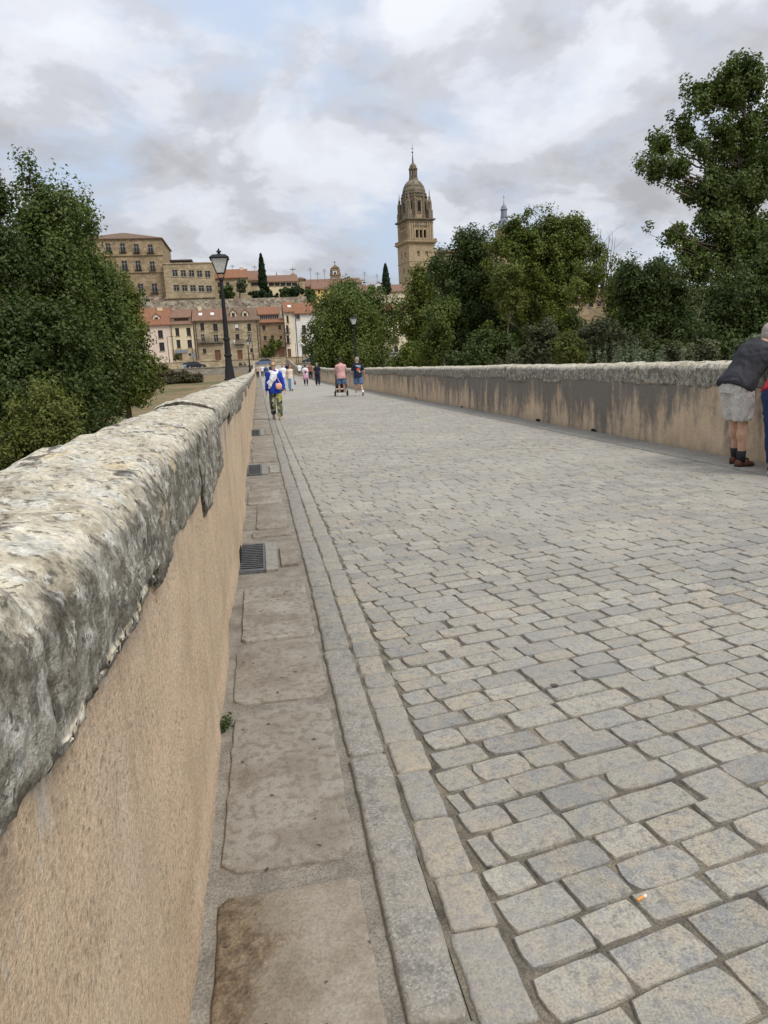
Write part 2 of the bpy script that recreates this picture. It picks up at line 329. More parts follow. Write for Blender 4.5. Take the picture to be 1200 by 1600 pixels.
def coping_mat():
    m = Mat('lichen_stone')
    wv = m.nd('ShaderNodeTexNoise', {'Vector': m.pos, 'Scale': 13.0, 'Detail': 6.0, 'Roughness': 0.68}).outputs['Color']
    wp = m.nd('ShaderNodeVectorMath', {0: m.nd('ShaderNodeVectorMath', {0: wv, 1: (0.5, 0.5, 0.5)}, operation='SUBTRACT').outputs[0]}, operation='SCALE'); wp.inputs[3].default_value = 0.19
    warp = m.nd('ShaderNodeVectorMath', {0: m.pos, 1: wp.outputs[0]}, operation='ADD').outputs[0]
    a = m.noise(7, 5, 0.6); b = m.noise(19, 5, 0.62, m.map(off=(5, 1, 2))); g = m.noise(2.6, 4, 0.6, m.map(off=(2, 8, 1))); f = m.noise(110, 3, 0.7); mid = m.noise(45, 4, 0.65)
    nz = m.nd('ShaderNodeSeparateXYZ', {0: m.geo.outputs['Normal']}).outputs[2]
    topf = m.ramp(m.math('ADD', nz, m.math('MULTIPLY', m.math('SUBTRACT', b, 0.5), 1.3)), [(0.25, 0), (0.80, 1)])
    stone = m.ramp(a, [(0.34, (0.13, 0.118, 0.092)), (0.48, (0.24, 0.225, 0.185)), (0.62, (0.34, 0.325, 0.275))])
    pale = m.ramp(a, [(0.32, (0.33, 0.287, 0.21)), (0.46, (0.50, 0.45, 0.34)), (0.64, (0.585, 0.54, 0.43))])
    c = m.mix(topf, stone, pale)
    def blot(scale, off, lo, hi, keep):      # rounded lichen thalli with ragged rims, only some cells grown
        v = m.nd('ShaderNodeTexVoronoi', {'Vector': m.map(off=off, vec=warp), 'Scale': scale}); k = m.nd('ShaderNodeSeparateColor', {0: v.outputs['Color']}).outputs[1]
        return m.math('MULTIPLY', m.ramp(m.math('ADD', v.outputs['Distance'], m.math('MULTIPLY', m.math('SUBTRACT', mid, 0.5), 0.5)), [(lo, 1), (hi+0.06, 0)]), m.ramp(k, [(keep, 0), (keep+0.04, 1)]))
    c = m.mix(m.math('MULTIPLY', blot(13, (0, 0, 0), 0.36, 0.44, 0.45), 0.6), c, m.ramp(mid, [(0.4, (0.40, 0.40, 0.365)), (0.6, (0.58, 0.58, 0.53))]))
    c = m.mix(m.math('MULTIPLY', blot(27, (3, 1, 4), 0.34, 0.44, 0.55), 0.7), c, (0.60, 0.585, 0.52))
    c = m.mix(m.math('MULTIPLY', blot(9, (8, 2, 1), 0.30, 0.40, 0.74), 0.5), c, (0.56, 0.43, 0.235))
    c = m.mix(m.math('MULTIPLY', blot(10, (1, 7, 5), 0.24, 0.36, 0.66), 0.85), c, m.ramp(mid, [(0.4, (0.055, 0.05, 0.045)), (0.65, (0.15, 0.135, 0.115))]))
    c = m.mix(m.math('MULTIPLY', blot(34, (4, 4, 2), 0.28, 0.40, 0.50), 0.75), c, (0.10, 0.088, 0.07))
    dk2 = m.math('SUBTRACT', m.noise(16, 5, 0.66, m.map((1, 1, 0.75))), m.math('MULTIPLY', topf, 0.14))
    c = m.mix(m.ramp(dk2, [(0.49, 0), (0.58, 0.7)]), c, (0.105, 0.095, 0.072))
    c = m.mix(m.ramp(g, [(0.52, 0), (0.70, 0.45)]), c, (0.30, 0.27, 0.21))
    c = m.mix(0.85, c, m.ramp(mid, [(0.30, 0.62), (0.5, 1), (0.70, 1.22)]), 'MULTIPLY')
    c = m.mix(0.7, c, m.ramp(f, [(0.28, 0.5), (0.5, 1), (0.72, 1.35)]), 'MULTIPLY')
    h = m.math('ADD', m.math('MULTIPLY', b, 0.6), m.math('ADD', m.math('MULTIPLY', mid, 0.5), m.math('MULTIPLY', f, 0.25)))
    return m.fin(c, 0.92, m.bump(h, 0.9, 0.014), 0.1)
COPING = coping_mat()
def plain(name, c, rough=0.7, spec=0.3, metal=0.0, var=0.25, scale=6.0, bump=0.0, fine=None):
    m = Mat(name); n = m.noise(scale, 5, 0.6)
    col = m.mix(1.0, c, m.ramp(n, [(0.3, 1-var), (0.7, 1+var)]), 'MULTIPLY')
    if fine: col = m.mix(0.6, col, m.ramp(m.noise(fine, 3, 0.7), [(0.3, 0.6), (0.7, 1.4)]), 'MULTIPLY')
    return m.fin(col, rough, m.bump(n, bump, 0.02) if bump else None, spec, metal)
IRON = plain('black_iron', (0.014, 0.014, 0.015), 0.55, 0.3, 0.0, 0.3, 12)
GRATE = plain('cast_iron_grate', (0.13, 0.135, 0.14), 0.55, 0.4, 0.4, 0.35, 20)
DARK = plain('hollow_shade_paint', (0.02, 0.018, 0.016), 0.9, 0.1)  # near-black colour painted as the shade inside openings
def ashlar_mat(name, a, b, cs=(1.0, 0.45), rub=False, dark=(0.16, 0.12, 0.08)):
    m = Mat(name)
    sp = m.nd('ShaderNodeSeparateXYZ', {0: m.pos}); cb = m.nd('ShaderNodeCombineXYZ', {0: m.math('ADD', sp.outputs[0], m.math('MULTIPLY', sp.outputs[1], 0.83)), 1: sp.outputs[2], 2: 0.0}).outputs[0]
    if rub:
        v = m.nd('ShaderNodeTexVoronoi', {'Vector': m.map((1, 1.3, 1), vec=cb), 'Scale': 1.4}); k = m.nd('ShaderNodeSeparateColor', {0: v.outputs['Color']}).outputs[0]
    else:
        v = m.nd('ShaderNodeTexBrick', {'Vector': cb, 'Color1': (0, 0, 0, 1), 'Color2': (1, 1, 1, 1), 'Mortar': (0.3, 0.3, 0.3, 1), 'Scale': 1.0, 'Mortar Size': 0.02, 'Brick Width': cs[0], 'Row Height': cs[1]}); k = v.outputs[0]
    c = m.mix(k, a, b)
    c = m.mix(m.ramp(m.noise(0.35, 5, 0.65), [(0.42, 0), (0.7, 0.55)]), c, dark)
    c = m.mix(0.8, c, m.ramp(m.noise(2.5, 5, 0.7), [(0.3, 0.7), (0.7, 1.3)]), 'MULTIPLY')
    return m.fin(c, 0.9, m.bump(k, 0.4, 0.03), 0.1)
ASHLAR = ashlar_mat('golden_ashlar', (0.27, 0.205, 0.125), (0.43, 0.335, 0.21))
ASHLAR2 = ashlar_mat('pale_ashlar', (0.33, 0.265, 0.165), (0.50, 0.41, 0.27))
ASHLAR3 = ashlar_mat('brown_ashlar', (0.24, 0.17, 0.10), (0.36, 0.26, 0.16), (0.8, 0.35))
TOWERM = ashlar_mat('cathedral_stone', (0.35, 0.275, 0.175), (0.44, 0.35, 0.23), (1.4, 0.7), dark=(0.25, 0.19, 0.125))
TOWERD = ashlar_mat('weathered_cathedral_stone', (0.18, 0.155, 0.115), (0.27, 0.225, 0.16), (1.4, 0.7), dark=(0.075, 0.065, 0.05))
GREYWALL = ashlar_mat('grey_river_wall', (0.24, 0.22, 0.18), (0.36, 0.33, 0.27), (0.9, 0.4), dark=(0.15, 0.14, 0.11))
RUBBLE = ashlar_mat('rubble_stone', (0.16, 0.115, 0.08), (0.56, 0.48, 0.37), rub=True, dark=(0.23, 0.12, 0.08))
CITYW = ashlar_mat('pale_rubble_stone', (0.16, 0.13, 0.095), (0.50, 0.445, 0.35), rub=True, dark=(0.22, 0.18, 0.13))
def roof_mat(name, a, b):
    m = Mat(name); sp = m.nd('ShaderNodeSeparateXYZ', {0: m.pos})
    w = m.math('SINE', m.math('MULTIPLY', sp.outputs[0], 2*math.pi/0.28)); n = m.noise(1.3, 5, 0.7); n2 = m.noise(7, 3, 0.7)
    c = m.mix(m.ramp(n, [(0.3, 0), (0.7, 1)]), a, b); c = m.mix(0.8, c, m.ramp(n2, [(0.3, 0.65), (0.7, 1.35)]), 'MULTIPLY')
    return m.fin(c, 0.9, m.bump(w, 0.6, 0.05), 0.1)
ROOF_RED = roof_mat('red_roof_tiles', (0.225, 0.105, 0.060), (0.30, 0.155, 0.095)); ROOF_BR = roof_mat('brown_roof_tiles', (0.19, 0.11, 0.075), (0.27, 0.165, 0.12))
ROOF_DK = roof_mat('old_dark_roof_tiles', (0.15, 0.105, 0.075), (0.22, 0.15, 0.105))
CREAM = plain('cream_render', (0.70, 0.60, 0.40), 0.9, 0.1, var=0.08, scale=0.6); PINKC = plain('pinkish_render', (0.70, 0.57, 0.46), 0.9, 0.1, var=0.08, scale=0.6)
WHITE = plain('white_render', (0.74, 0.71, 0.65), 0.9, 0.1, var=0.08, scale=0.7); YELL = plain('yellow_render', (0.70, 0.50, 0.17), 0.9, 0.1, var=0.1, scale=0.6)
OFFW = plain('ivory_render', (0.72, 0.62, 0.46), 0.9, 0.1, var=0.1, scale=0.6)
GLASS = plain('window_glass', (0.03, 0.034, 0.04), 0.25, 0.3, var=0.3, scale=0.9); WOOD = plain('brown_wood', (0.16, 0.075, 0.04), 0.6, var=0.3, scale=4)
FRAMEW = plain('pale_window_frame', (0.36, 0.33, 0.29), 0.6, var=0.1); FRAMEB = plain('dark_window_frame', (0.07, 0.05, 0.04), 0.6)
BLIND = plain('white_blind', (0.72, 0.70, 0.66), 0.8, var=0.05); LEAD = plain('blue_grey_lead', (0.20, 0.235, 0.28), 0.6, var=0.2, scale=0.8)
LAMPGLASS = plain('frosted_lamp_glass', (0.62, 0.64, 0.60), 0.25, 0.5, var=0.12, scale=9)
ASPH = plain('asphalt', (0.075, 0.073, 0.07), 0.9, var=0.2, scale=2); PAVE = plain('pale_pavement', (0.36, 0.33, 0.28), 0.9, var=0.2, scale=2)
def ground_mat():
    m = Mat('dry_riverside_ground'); n = m.noise(0.12, 7, 0.65); f = m.noise(2.5, 5, 0.7)
    c = m.ramp(n, [(0.35, (0.24, 0.165, 0.10)), (0.52, (0.19, 0.15, 0.085)), (0.68, (0.085, 0.10, 0.04))])
    c = m.mix(0.8, c, m.ramp(f, [(0.3, 0.65), (0.7, 1.35)]), 'MULTIPLY')
    return m.fin(c, 0.95, m.bump(f, 0.6, 0.15), 0.1)
GROUND = ground_mat()
def leaf_mat(name, dark, mid, light, trans=0.22, rough=0.45):
    m = Mat(name); at_ = m.nd('ShaderNodeAttribute'); at_.attribute_name = 'rnd'
    c = m.ramp(at_.outputs['Fac'], [(0.0, dark), (0.5, mid), (1.0, light)])
    c = m.mix(m.ramp(m.noise(0.45, 3, 0.6), [(0.38, 0.0), (0.68, 0.55)]), c, light)
    tr = m.mix(1.0, c, (1.25, 1.35, 0.6), 'MULTIPLY')
    return m.fin(c, rough+0.1, None, 0.2, trans=(trans, tr))
LEAF_POP = leaf_mat('poplar_leaves', (0.043, 0.069, 0.018), (0.077, 0.114, 0.029), (0.136, 0.177, 0.051))
LEAF_GRN = leaf_mat('green_leaves', (0.041, 0.066, 0.012), (0.081, 0.115, 0.020), (0.168, 0.190, 0.035))
LEAF_DRK = leaf_mat('dark_leaves', (0.029, 0.050, 0.014), (0.050, 0.078, 0.021), (0.086, 0.117, 0.033))
LEAF_YEL = leaf_mat('yellow_green_leaves', (0.066, 0.088, 0.018), (0.114, 0.136, 0.030), (0.167, 0.180, 0.048))
LEAF_WIL = leaf_mat('willow_leaves', (0.055, 0.085, 0.019), (0.095, 0.130, 0.029), (0.143, 0.173, 0.042))
LEAF_GRY = leaf_mat('silver_leaves', (0.078, 0.106, 0.061), (0.132, 0.172, 0.105), (0.204, 0.251, 0.165), 0.15, 0.7)
LEAF_OLV = leaf_mat('dull_olive_leaves', (0.053, 0.066, 0.031), (0.084, 0.097, 0.048), (0.132, 0.141, 0.075))
LEAF_BRN = leaf_mat('bronze_bush_leaves', (0.040, 0.045, 0.022), (0.075, 0.065, 0.032), (0.12, 0.10, 0.05))
LEAF_CYP = leaf_mat('cypress_needles', (0.014, 0.030, 0.012), (0.022, 0.044, 0.017), (0.035, 0.06, 0.024), 0.1)
BARK = plain('grey_bark', (0.15, 0.125, 0.095), 0.95, 0.1, var=0.4, scale=5, bump=0.6); BARKP = plain('pale_dead_bark', (0.30, 0.27, 0.23), 0.95, 0.1, var=0.25, scale=5)

# ================================================================== the setting
XL, XR = -0.262, 6.02                       # inner faces of the two parapets
WT = 0.43                                   # parapet thickness
def terrain_z(x, y):
    x = np.asarray(x, dtype=float); y = np.asarray(y, dtype=float)
    z = -4.2+4.2*sstep(35, 125, y)+0.8*sstep(118, 150, y)
    z = z+13*sstep(182, 208, y)+4*sstep(215, 260, y)+22*sstep(255, 440, y)
    z = z-60*sstep(900, 2500, y)+60*sstep(900, 2500, y)*0.9
    return z+0.25*fbm(np.stack([x*0.08, y*0.08, x*0], -1), 3, 5)*(1-sstep(140, 152, y)*(1-sstep(180, 190, y)))
def build_terrain():
    xs = np.concatenate([np.linspace(-1800, -130, 14), np.linspace(-120, 160, 113), np.linspace(175, 1800, 14)])
    ys = np.concatenate([np.linspace(-600, -30, 10), np.linspace(-20, 150, 86), [151.9], np.linspace(153, 480, 80), np.linspace(520, 3500, 16)])
    X, Y = np.meshgrid(xs, ys); Z = terrain_z(X, Y)
    V = np.stack([X, Y, Z], -1).reshape(-1, 3); n = len(xs); i = np.arange(len(V)).reshape(X.shape)
    Fq = np.stack([i[:-1, :-1], i[:-1, 1:], i[1:, 1:], i[1:, :-1]], -1).reshape(-1, 4)
    tag(link('ground', np_mesh('ground', V, Fq, GROUND, True)), 'dry brown riverbank ground rising to the old town', None, None, 'structure')
build_terrain()
# masonry body of the bridge under the deck
YS = np.concatenate([np.arange(-8, 60, 2.0), np.arange(60, 157, 4.0)])
def strip(x0, x1, z_off, mat, name, ys=YS, parent=None, depth=0.3):
    mb = MB(); secs = []
    for y in ys:
        z = float(gz(y))+z_off; secs.append([(x0, y, z-depth), (x1, y, z-depth), (x1, y, z), (x0, y, z)])
    mb.loft(secs); return mb.build(name, mat, parent)
bridge = tag(strip(XL-WT-0.02, XR+WT+0.02, -0.35, RUBBLE, 'bridge', depth=5.5), 'masonry body of the old stone bridge below the parapets', None, None, 'structure')
road = tag(strip(0.345, 5.42, -0.006, BED, 'road', depth=0.3), 'cobbled roadway across the bridge', None, None, 'structure')
sidewalk = tag(strip(XL-0.02, 0.343, -0.010, MORTAR, 'sidewalk', depth=0.3), 'narrow mortared stone sidewalk along the left parapet', None, None, 'structure')
sidewalk_r = tag(strip(5.425, XR+0.02, -0.012, MORTAR, 'sidewalk', depth=0.3), 'grey sidewalk strip along the right parapet', None, None, 'structure')

strip(0.345, 5.42, 0.0, SETT, 'far_paving', np.concatenate([np.arange(32.5, 60, 2.0), np.arange(60, 157, 4.0)]), road, 0.2)
# ---------------- setts
def outline(w, d, n=12, rag=0.06, rnd=None, sq=5.0):
    rnd = rnd or random; pts = []
    ph = rnd.random()*6.28
    for k in range(n):
        a = 2*math.pi*(k+0.5)/n
        c, s = math.cos(a), math.sin(a); r = (abs(c)**sq+abs(s)**sq)**(-1/sq)
        r *= 1-rag*rnd.random()
        pts.append((c*r*w/2, s*r*d/2))
    return pts
def sett_verts(w, d, bev, top, n=12, rag=0.06, sq=5.0):
    o = outline(w, d, n, rag, None, sq); V = []
    for f, z in ((1.0, -0.05), (1.0, -bev*0.7), (None, 0.0)):
        for x, y in o:
            if f is None:
                L = math.hypot(x, y); k = max(0.3, 1-bev*1.3/L); V.append((x*k, y*k, top*random.uniform(0.6, 1.0)))
            else: V.append((x*f, y*f, z+top*0.4))
    return V
SN = 12
SF = [(i*SN+k, i*SN+(k+1) % SN, (i+1)*SN+(k+1) % SN, (i+1)*SN+k) for i in range(2) for k in range(SN)]
# top cap: fan of quads (6 slices) keeps everything quads for the fast joined mesh
SCAP = [(2*SN+a, 2*SN+b, 2*SN+c, 2*SN+d) for a, b, c, d in ((0, 1, 2, 11), (11, 2, 3, 10), (10, 3, 4, 9), (9, 4, 5, 8), (8, 5, 6, 7))]
SFA = np.array(SF+SCAP)
variants = []
for k in range(26):
    V = sett_verts(1.0, 1.0, 0.0, 0.0, SN, 0.045, random.choice([6, 8, 12, 16]))
    variants.append(np.array(V))
def place_setts():
    th0 = R_(10.5); items = []
    v = -0.6; row = 0
    while v < 33:
        near = v < 1.02
        d = random.uniform(0.140, 0.170) if near else random.uniform(0.106, 0.140)
        if v > 25: d = random.uniform(0.125, 0.15)
        th = th0 - R_(2.0)*min(1, max(0, v/14)); c, s = math.cos(th), math.sin(th)
        u = (0.489+(v+d/2)*s)/c+random.uniform(0, 0.02); first = True
        end = (5.40+(v+d/2)*s)/c
        while u < end-0.08:
            w = random.uniform(0.165, 0.265) if not near else random.uniform(0.18, 0.285)
            if random.random() < 0.10: w *= 0.55
            if random.random() < 0.06: w *= 1.25
            if first: w *= random.uniform(0.45, 1.0); first = False
            if u+w > end-0.09: w = end-u
            x = (u+w/2)*c-(v+d/2)*s; y = (u+w/2)*s+(v+d/2)*c
            items.append((x, y, w, d, th))
            u += w
        v += d; row += 1
    return items
items = place_setts()
def sett_xform(it):
    x, y, w, d, th = it
    g = random.uniform(-0.003, 0.005)
    return (x+random.gauss(0, 0.003), y+random.gauss(0, 0.003), float(gz(y))+random.gauss(0.0005, 0.0018), w-g, d-g, th+random.gauss(0, 0.018))
def finish_variant(V, w, d):                  # the rounding of the edge in metres on a unit outline
    W = V.copy(); bev = random.uniform(0.003, 0.0075)
    r = np.hypot(W[2*SN:, 0]*w, W[2*SN:, 1]*d)
    k = np.clip(1-bev*1.4/r, 0.3, 1)
    W[2*SN:, 0] *= k; W[2*SN:, 1] *= k
    W[:SN, 2] = -0.05; W[SN:2*SN, 2] = -bev*0.75
    W[2*SN:, 2] = RNG.uniform(-0.0018, 0.0012, SN)
    return W
pos = np.array([(i[0], i[1], 0) for i in items]); pxs, pys, dep = proj(pos)
size = np.array([i[2] for i in items])/np.maximum(dep, 0.3)*F*np.clip(H/np.maximum(dep, 0.3), 0, 1)
vis = (pxs > -40) & (pxs < 1240) & (pys < 1660) & (dep > 0.3)
order = np.argsort(-np.where(vis, size, -1)); single = set(order[:300].tolist())
shared = []
for k in range(26):
    W = finish_variant(variants[k], 0.26, 0.16); me = np_mesh('sett', W, SFA, SETT, True, None, lambda q: np.arange(q) % 29 >= 24); shared.append(me)
bulkV = []; nb = 0; bulkF = []
for idx, it in enumerate(items):
    x, y, z, w, d, th = sett_xform(it)
    if idx in single:
        o = bpy.data.objects.new('sett', shared[random.randrange(26)]); COL.objects.link(o); o.parent = road
        o.location = (x, y, z); o.rotation_euler = (random.gauss(0, 0.012), random.gauss(0, 0.010), th+(math.pi if random.random() < 0.5 else 0)); o.scale = (w, d, 1)
    else:
        if y < -7.5: continue
        W = finish_variant(variants[random.randrange(26)], w, d)
        c, s = math.cos(th), math.sin(th); X = W[:, 0]*w; Yv = W[:, 1]*d
        tx, ty = random.gauss(0, 0.008), random.gauss(0, 0.008)
        bulkV.append(np.stack([X*c-Yv*s+x, X*s+Yv*c+y, W[:, 2]+z+X*tx+Yv*ty], -1)); bulkF.append(SFA+nb); nb += len(W)
tag(link('distant_setts', np_mesh('distant_setts', np.concatenate(bulkV), np.concatenate(bulkF), SETT, True, None, lambda q: np.arange(q) % 29 >= 24), road), None, None, None, 'stuff')

# ---------------- long stones: gutter setts, kerb stones, sidewalk slabs
def rect_outline(w, d, cr, jit):
    # rectangle walked at an even pace, corners broken off, edge uneven
    P = [(-w/2+cr, -d/2), (w/2-cr, -d/2), (w/2, -d/2+cr), (w/2, d/2-cr), (w/2-cr, d/2), (-w/2+cr, d/2), (-w/2, d/2-cr), (-w/2, -d/2+cr)]; out = []
    step = max(0.02, min(0.06, (w+d)/16)); sd = random.random()*100
    for a, b in zip(P, P[1:]+P[:1]):
        L = math.hypot(b[0]-a[0], b[1]-a[1]); k = max(1, int(L/step))
        for i in range(k):
            t = i/k; x, y = a[0]+(b[0]-a[0])*t, a[1]+(b[1]-a[1])*t
            out.append((x, y))
    o = np.array(out); z = np.zeros(len(o)); q = np.stack([vnoise(np.stack([o[:, 0]*17+sd, o[:, 1]*17, z+0.5], -1), 3), vnoise(np.stack([o[:, 0]*17, o[:, 1]*17+sd, z+7.5], -1), 3)], -1)*jit+RNG.uniform(-jit, jit, o.shape)*0.45
    return [tuple(p) for p in o+q]
def block_mesh(name, w, d, mat, h=0.02, n=20, rag=0.02, sq=9, bev=0.012, relief=0.0):
    o = rect_outline(w, d, min(w, d)*random.uniform(0.04, 0.12), rag) if sq > 6 else outline(w, d, n, rag, None, sq); mb = MB(); rings = []
    rings.append([(x, y, -0.06) for x, y in o]); rings.append([(x, y, h-bev) for x, y in o])
    for q, dz in ((bev*0.5, -bev*0.25), (bev*1.3, 0)):
        rings.append([(math.copysign(max(abs(x)-q, 0.001), x), math.copysign(max(abs(y)-q, 0.001), y), h+dz+random.uniform(-relief, relief)) for x, y in o])
    mb.loft(rings); return mb.mesh(name, mat, True)
def lay(name, parent, cx, cy, w, d, mat, rz=0.0, **k):
    o = link(name, block_mesh(name, w, d, mat, **k), parent); o.location = (cx, cy, float(gz(cy))); o.rotation_euler = (random.gauss(0, 0.004), random.gauss(0, 0.006), rz)
    return o
y = 0.2; yk = [1.245, 2.350, 3.360, 4.450, 5.72]
gut = empty('gutter', (0, 0, 0), 0, None, None, None, 'structure'); gut['label'] = 'line of setts between the kerb and the cobbles'
y = -1.0; nG = 0
while y < 60:
    L = random.uniform(0.13, 0.21) if y > 2.6 else random.uniform(0.17, 0.29)
    lay('gutter_sett', gut, 0.424+random.gauss(0, 0.003), y+L/2, 0.124+random.gauss(0, 0.004), L-0.005, GUT, random.gauss(0, 0.02), h=random.uniform(0.0, 0.006), rag=0.004, sq=9, bev=0.008)
    y += L; nG += 1
    if nG > 290: break
kerb = empty('kerb', (0, 0, 0), 0, None, None, None, 'structure'); kerb['label'] = 'flush line of grey granite kerb stones'
bounds = [-1.1, 0.1, 1.245, 2.350, 3.360, 4.450, 5.72]
while bounds[-1] < 90: bounds.append(bounds[-1]+random.uniform(0.55, 1.25))
for a, b in zip(bounds[:-1], bounds[1:]):
    lay('kerb_stone', kerb, 0.281+random.gauss(0, 0.004), (a+b)/2, 0.134+random.gauss(0, 0.005), b-a-0.018, KERB, random.gauss(0, 0.004), h=0.012, rag=0.005, sq=14, bev=0.012)
slabs = [(-0.9, 0.3, -0.24, 0.165), (0.36, 1.735, -0.215, 0.165), (1.83, 2.81, -0.215, 0.178), (2.885, 3.52, -0.22, 0.195), (3.61, 4.56, -0.2, 0.19), (6.02, 6.2, -0.16, 0.17), (6.32, 7.48, -0.12, 0.17)]
yy = 8.45
while yy < 60:
    L = random.uniform(0.45, 0.95); slabs.append((yy, yy+L-random.uniform(0.02, 0.07), -0.235+random.uniform(0, 0.05), 0.185+random.uniform(-0.02, 0.015))); yy += L
GY = [(4.93, 5.74), (9.75, 10.75), (15.8, 17.2)]
slabs = [s for s in slabs if not any(s[0] < g1+0.05 and s[1] > g0-0.05 for g0, g1 in GY)]
slabs += [(7.56, 8.4, -0.22, 0.15)]
for a, b, x0, x1 in slabs:
    lay('paving_slab', sidewalk, (x0+x1)/2, (a+b)/2, x1-x0, b-a, FLAKE if abs(a-0.36) < 0.01 else SLAB, random.gauss(0, 0.008), h=random.uniform(0.002, 0.009), rag=0.006, sq=11, bev=0.006)
yr = 2.0; k = 0
while yr < 60:
    L = random.uniform(0.6, 1.1); lay('paving_slab', sidewalk_r, 5.72, yr+L/2, 0.54, L-0.015, KERB, 0, h=0.004, rag=0.004, sq=12); yr += L
# drains
for k, ((g0, g1), lab) in enumerate(zip(GY, ('iron drain grate nearest the camera, beside the left parapet', 'second iron drain grate along the left sidewalk', 'third and farthest iron drain grate on the left sidewalk'))):
    e = empty('drain', (-0.155, (g0+g1)/2, 0.004), 0, lab, 'drain', 'drains along the left sidewalk'); D = (g1-g0)/2; W = 0.098
    f = MB(); t = 0.016
    f.box(-W, -W+t, -D, D, -0.03, 0.012).box(W-t, W, -D, D, -0.03, 0.012).box(-W+t, W-t, -D, -D+0.035, -0.03, 0.012).box(-W+t, W-t, D-0.035, D, -0.03, 0.012)
    f.build('frame', GRATE, e)
    MB().box(-W+t, W-t, -D+0.035, D-0.035, -0.012, -0.0095).build('sump_shade', DARK, e)  # shallow dark plate, painted as the shade between the bars
    nbar = 14
    for q in range(nbar):
        yb = -D+0.035+(q+0.5)*(2*D-0.07)/nbar
        sk = 0.012; MB().add([(-W+t, yb+sk-0.009, 0.002), (W-t, yb-sk-0.009, 0.002), (W-t, yb-sk+0.009, 0.002), (-W+t, yb+sk+0.009, 0.002), (-W+t, yb+sk-0.009, 0.006), (W-t, yb-sk-0.009, 0.006), (W-t, yb-sk+0.009, 0.006), (-W+t, yb+sk+0.009, 0.006)], [(0, 3, 2, 1), (4, 5, 6, 7), (0, 1, 5, 4), (1, 2, 6, 5), (2, 3, 7, 6), (3, 0, 4, 7)]).build('bar', GRATE, e)
    MB().box(W+0.004, W+0.09, -D, D, -0.03, 0.007).build('concrete_collar', KERB, e)
    MB().box(W+0.115, 0.335, -D+0.1, D-0.15, -0.03, 0.006).build('side_slab', SLAB, e)

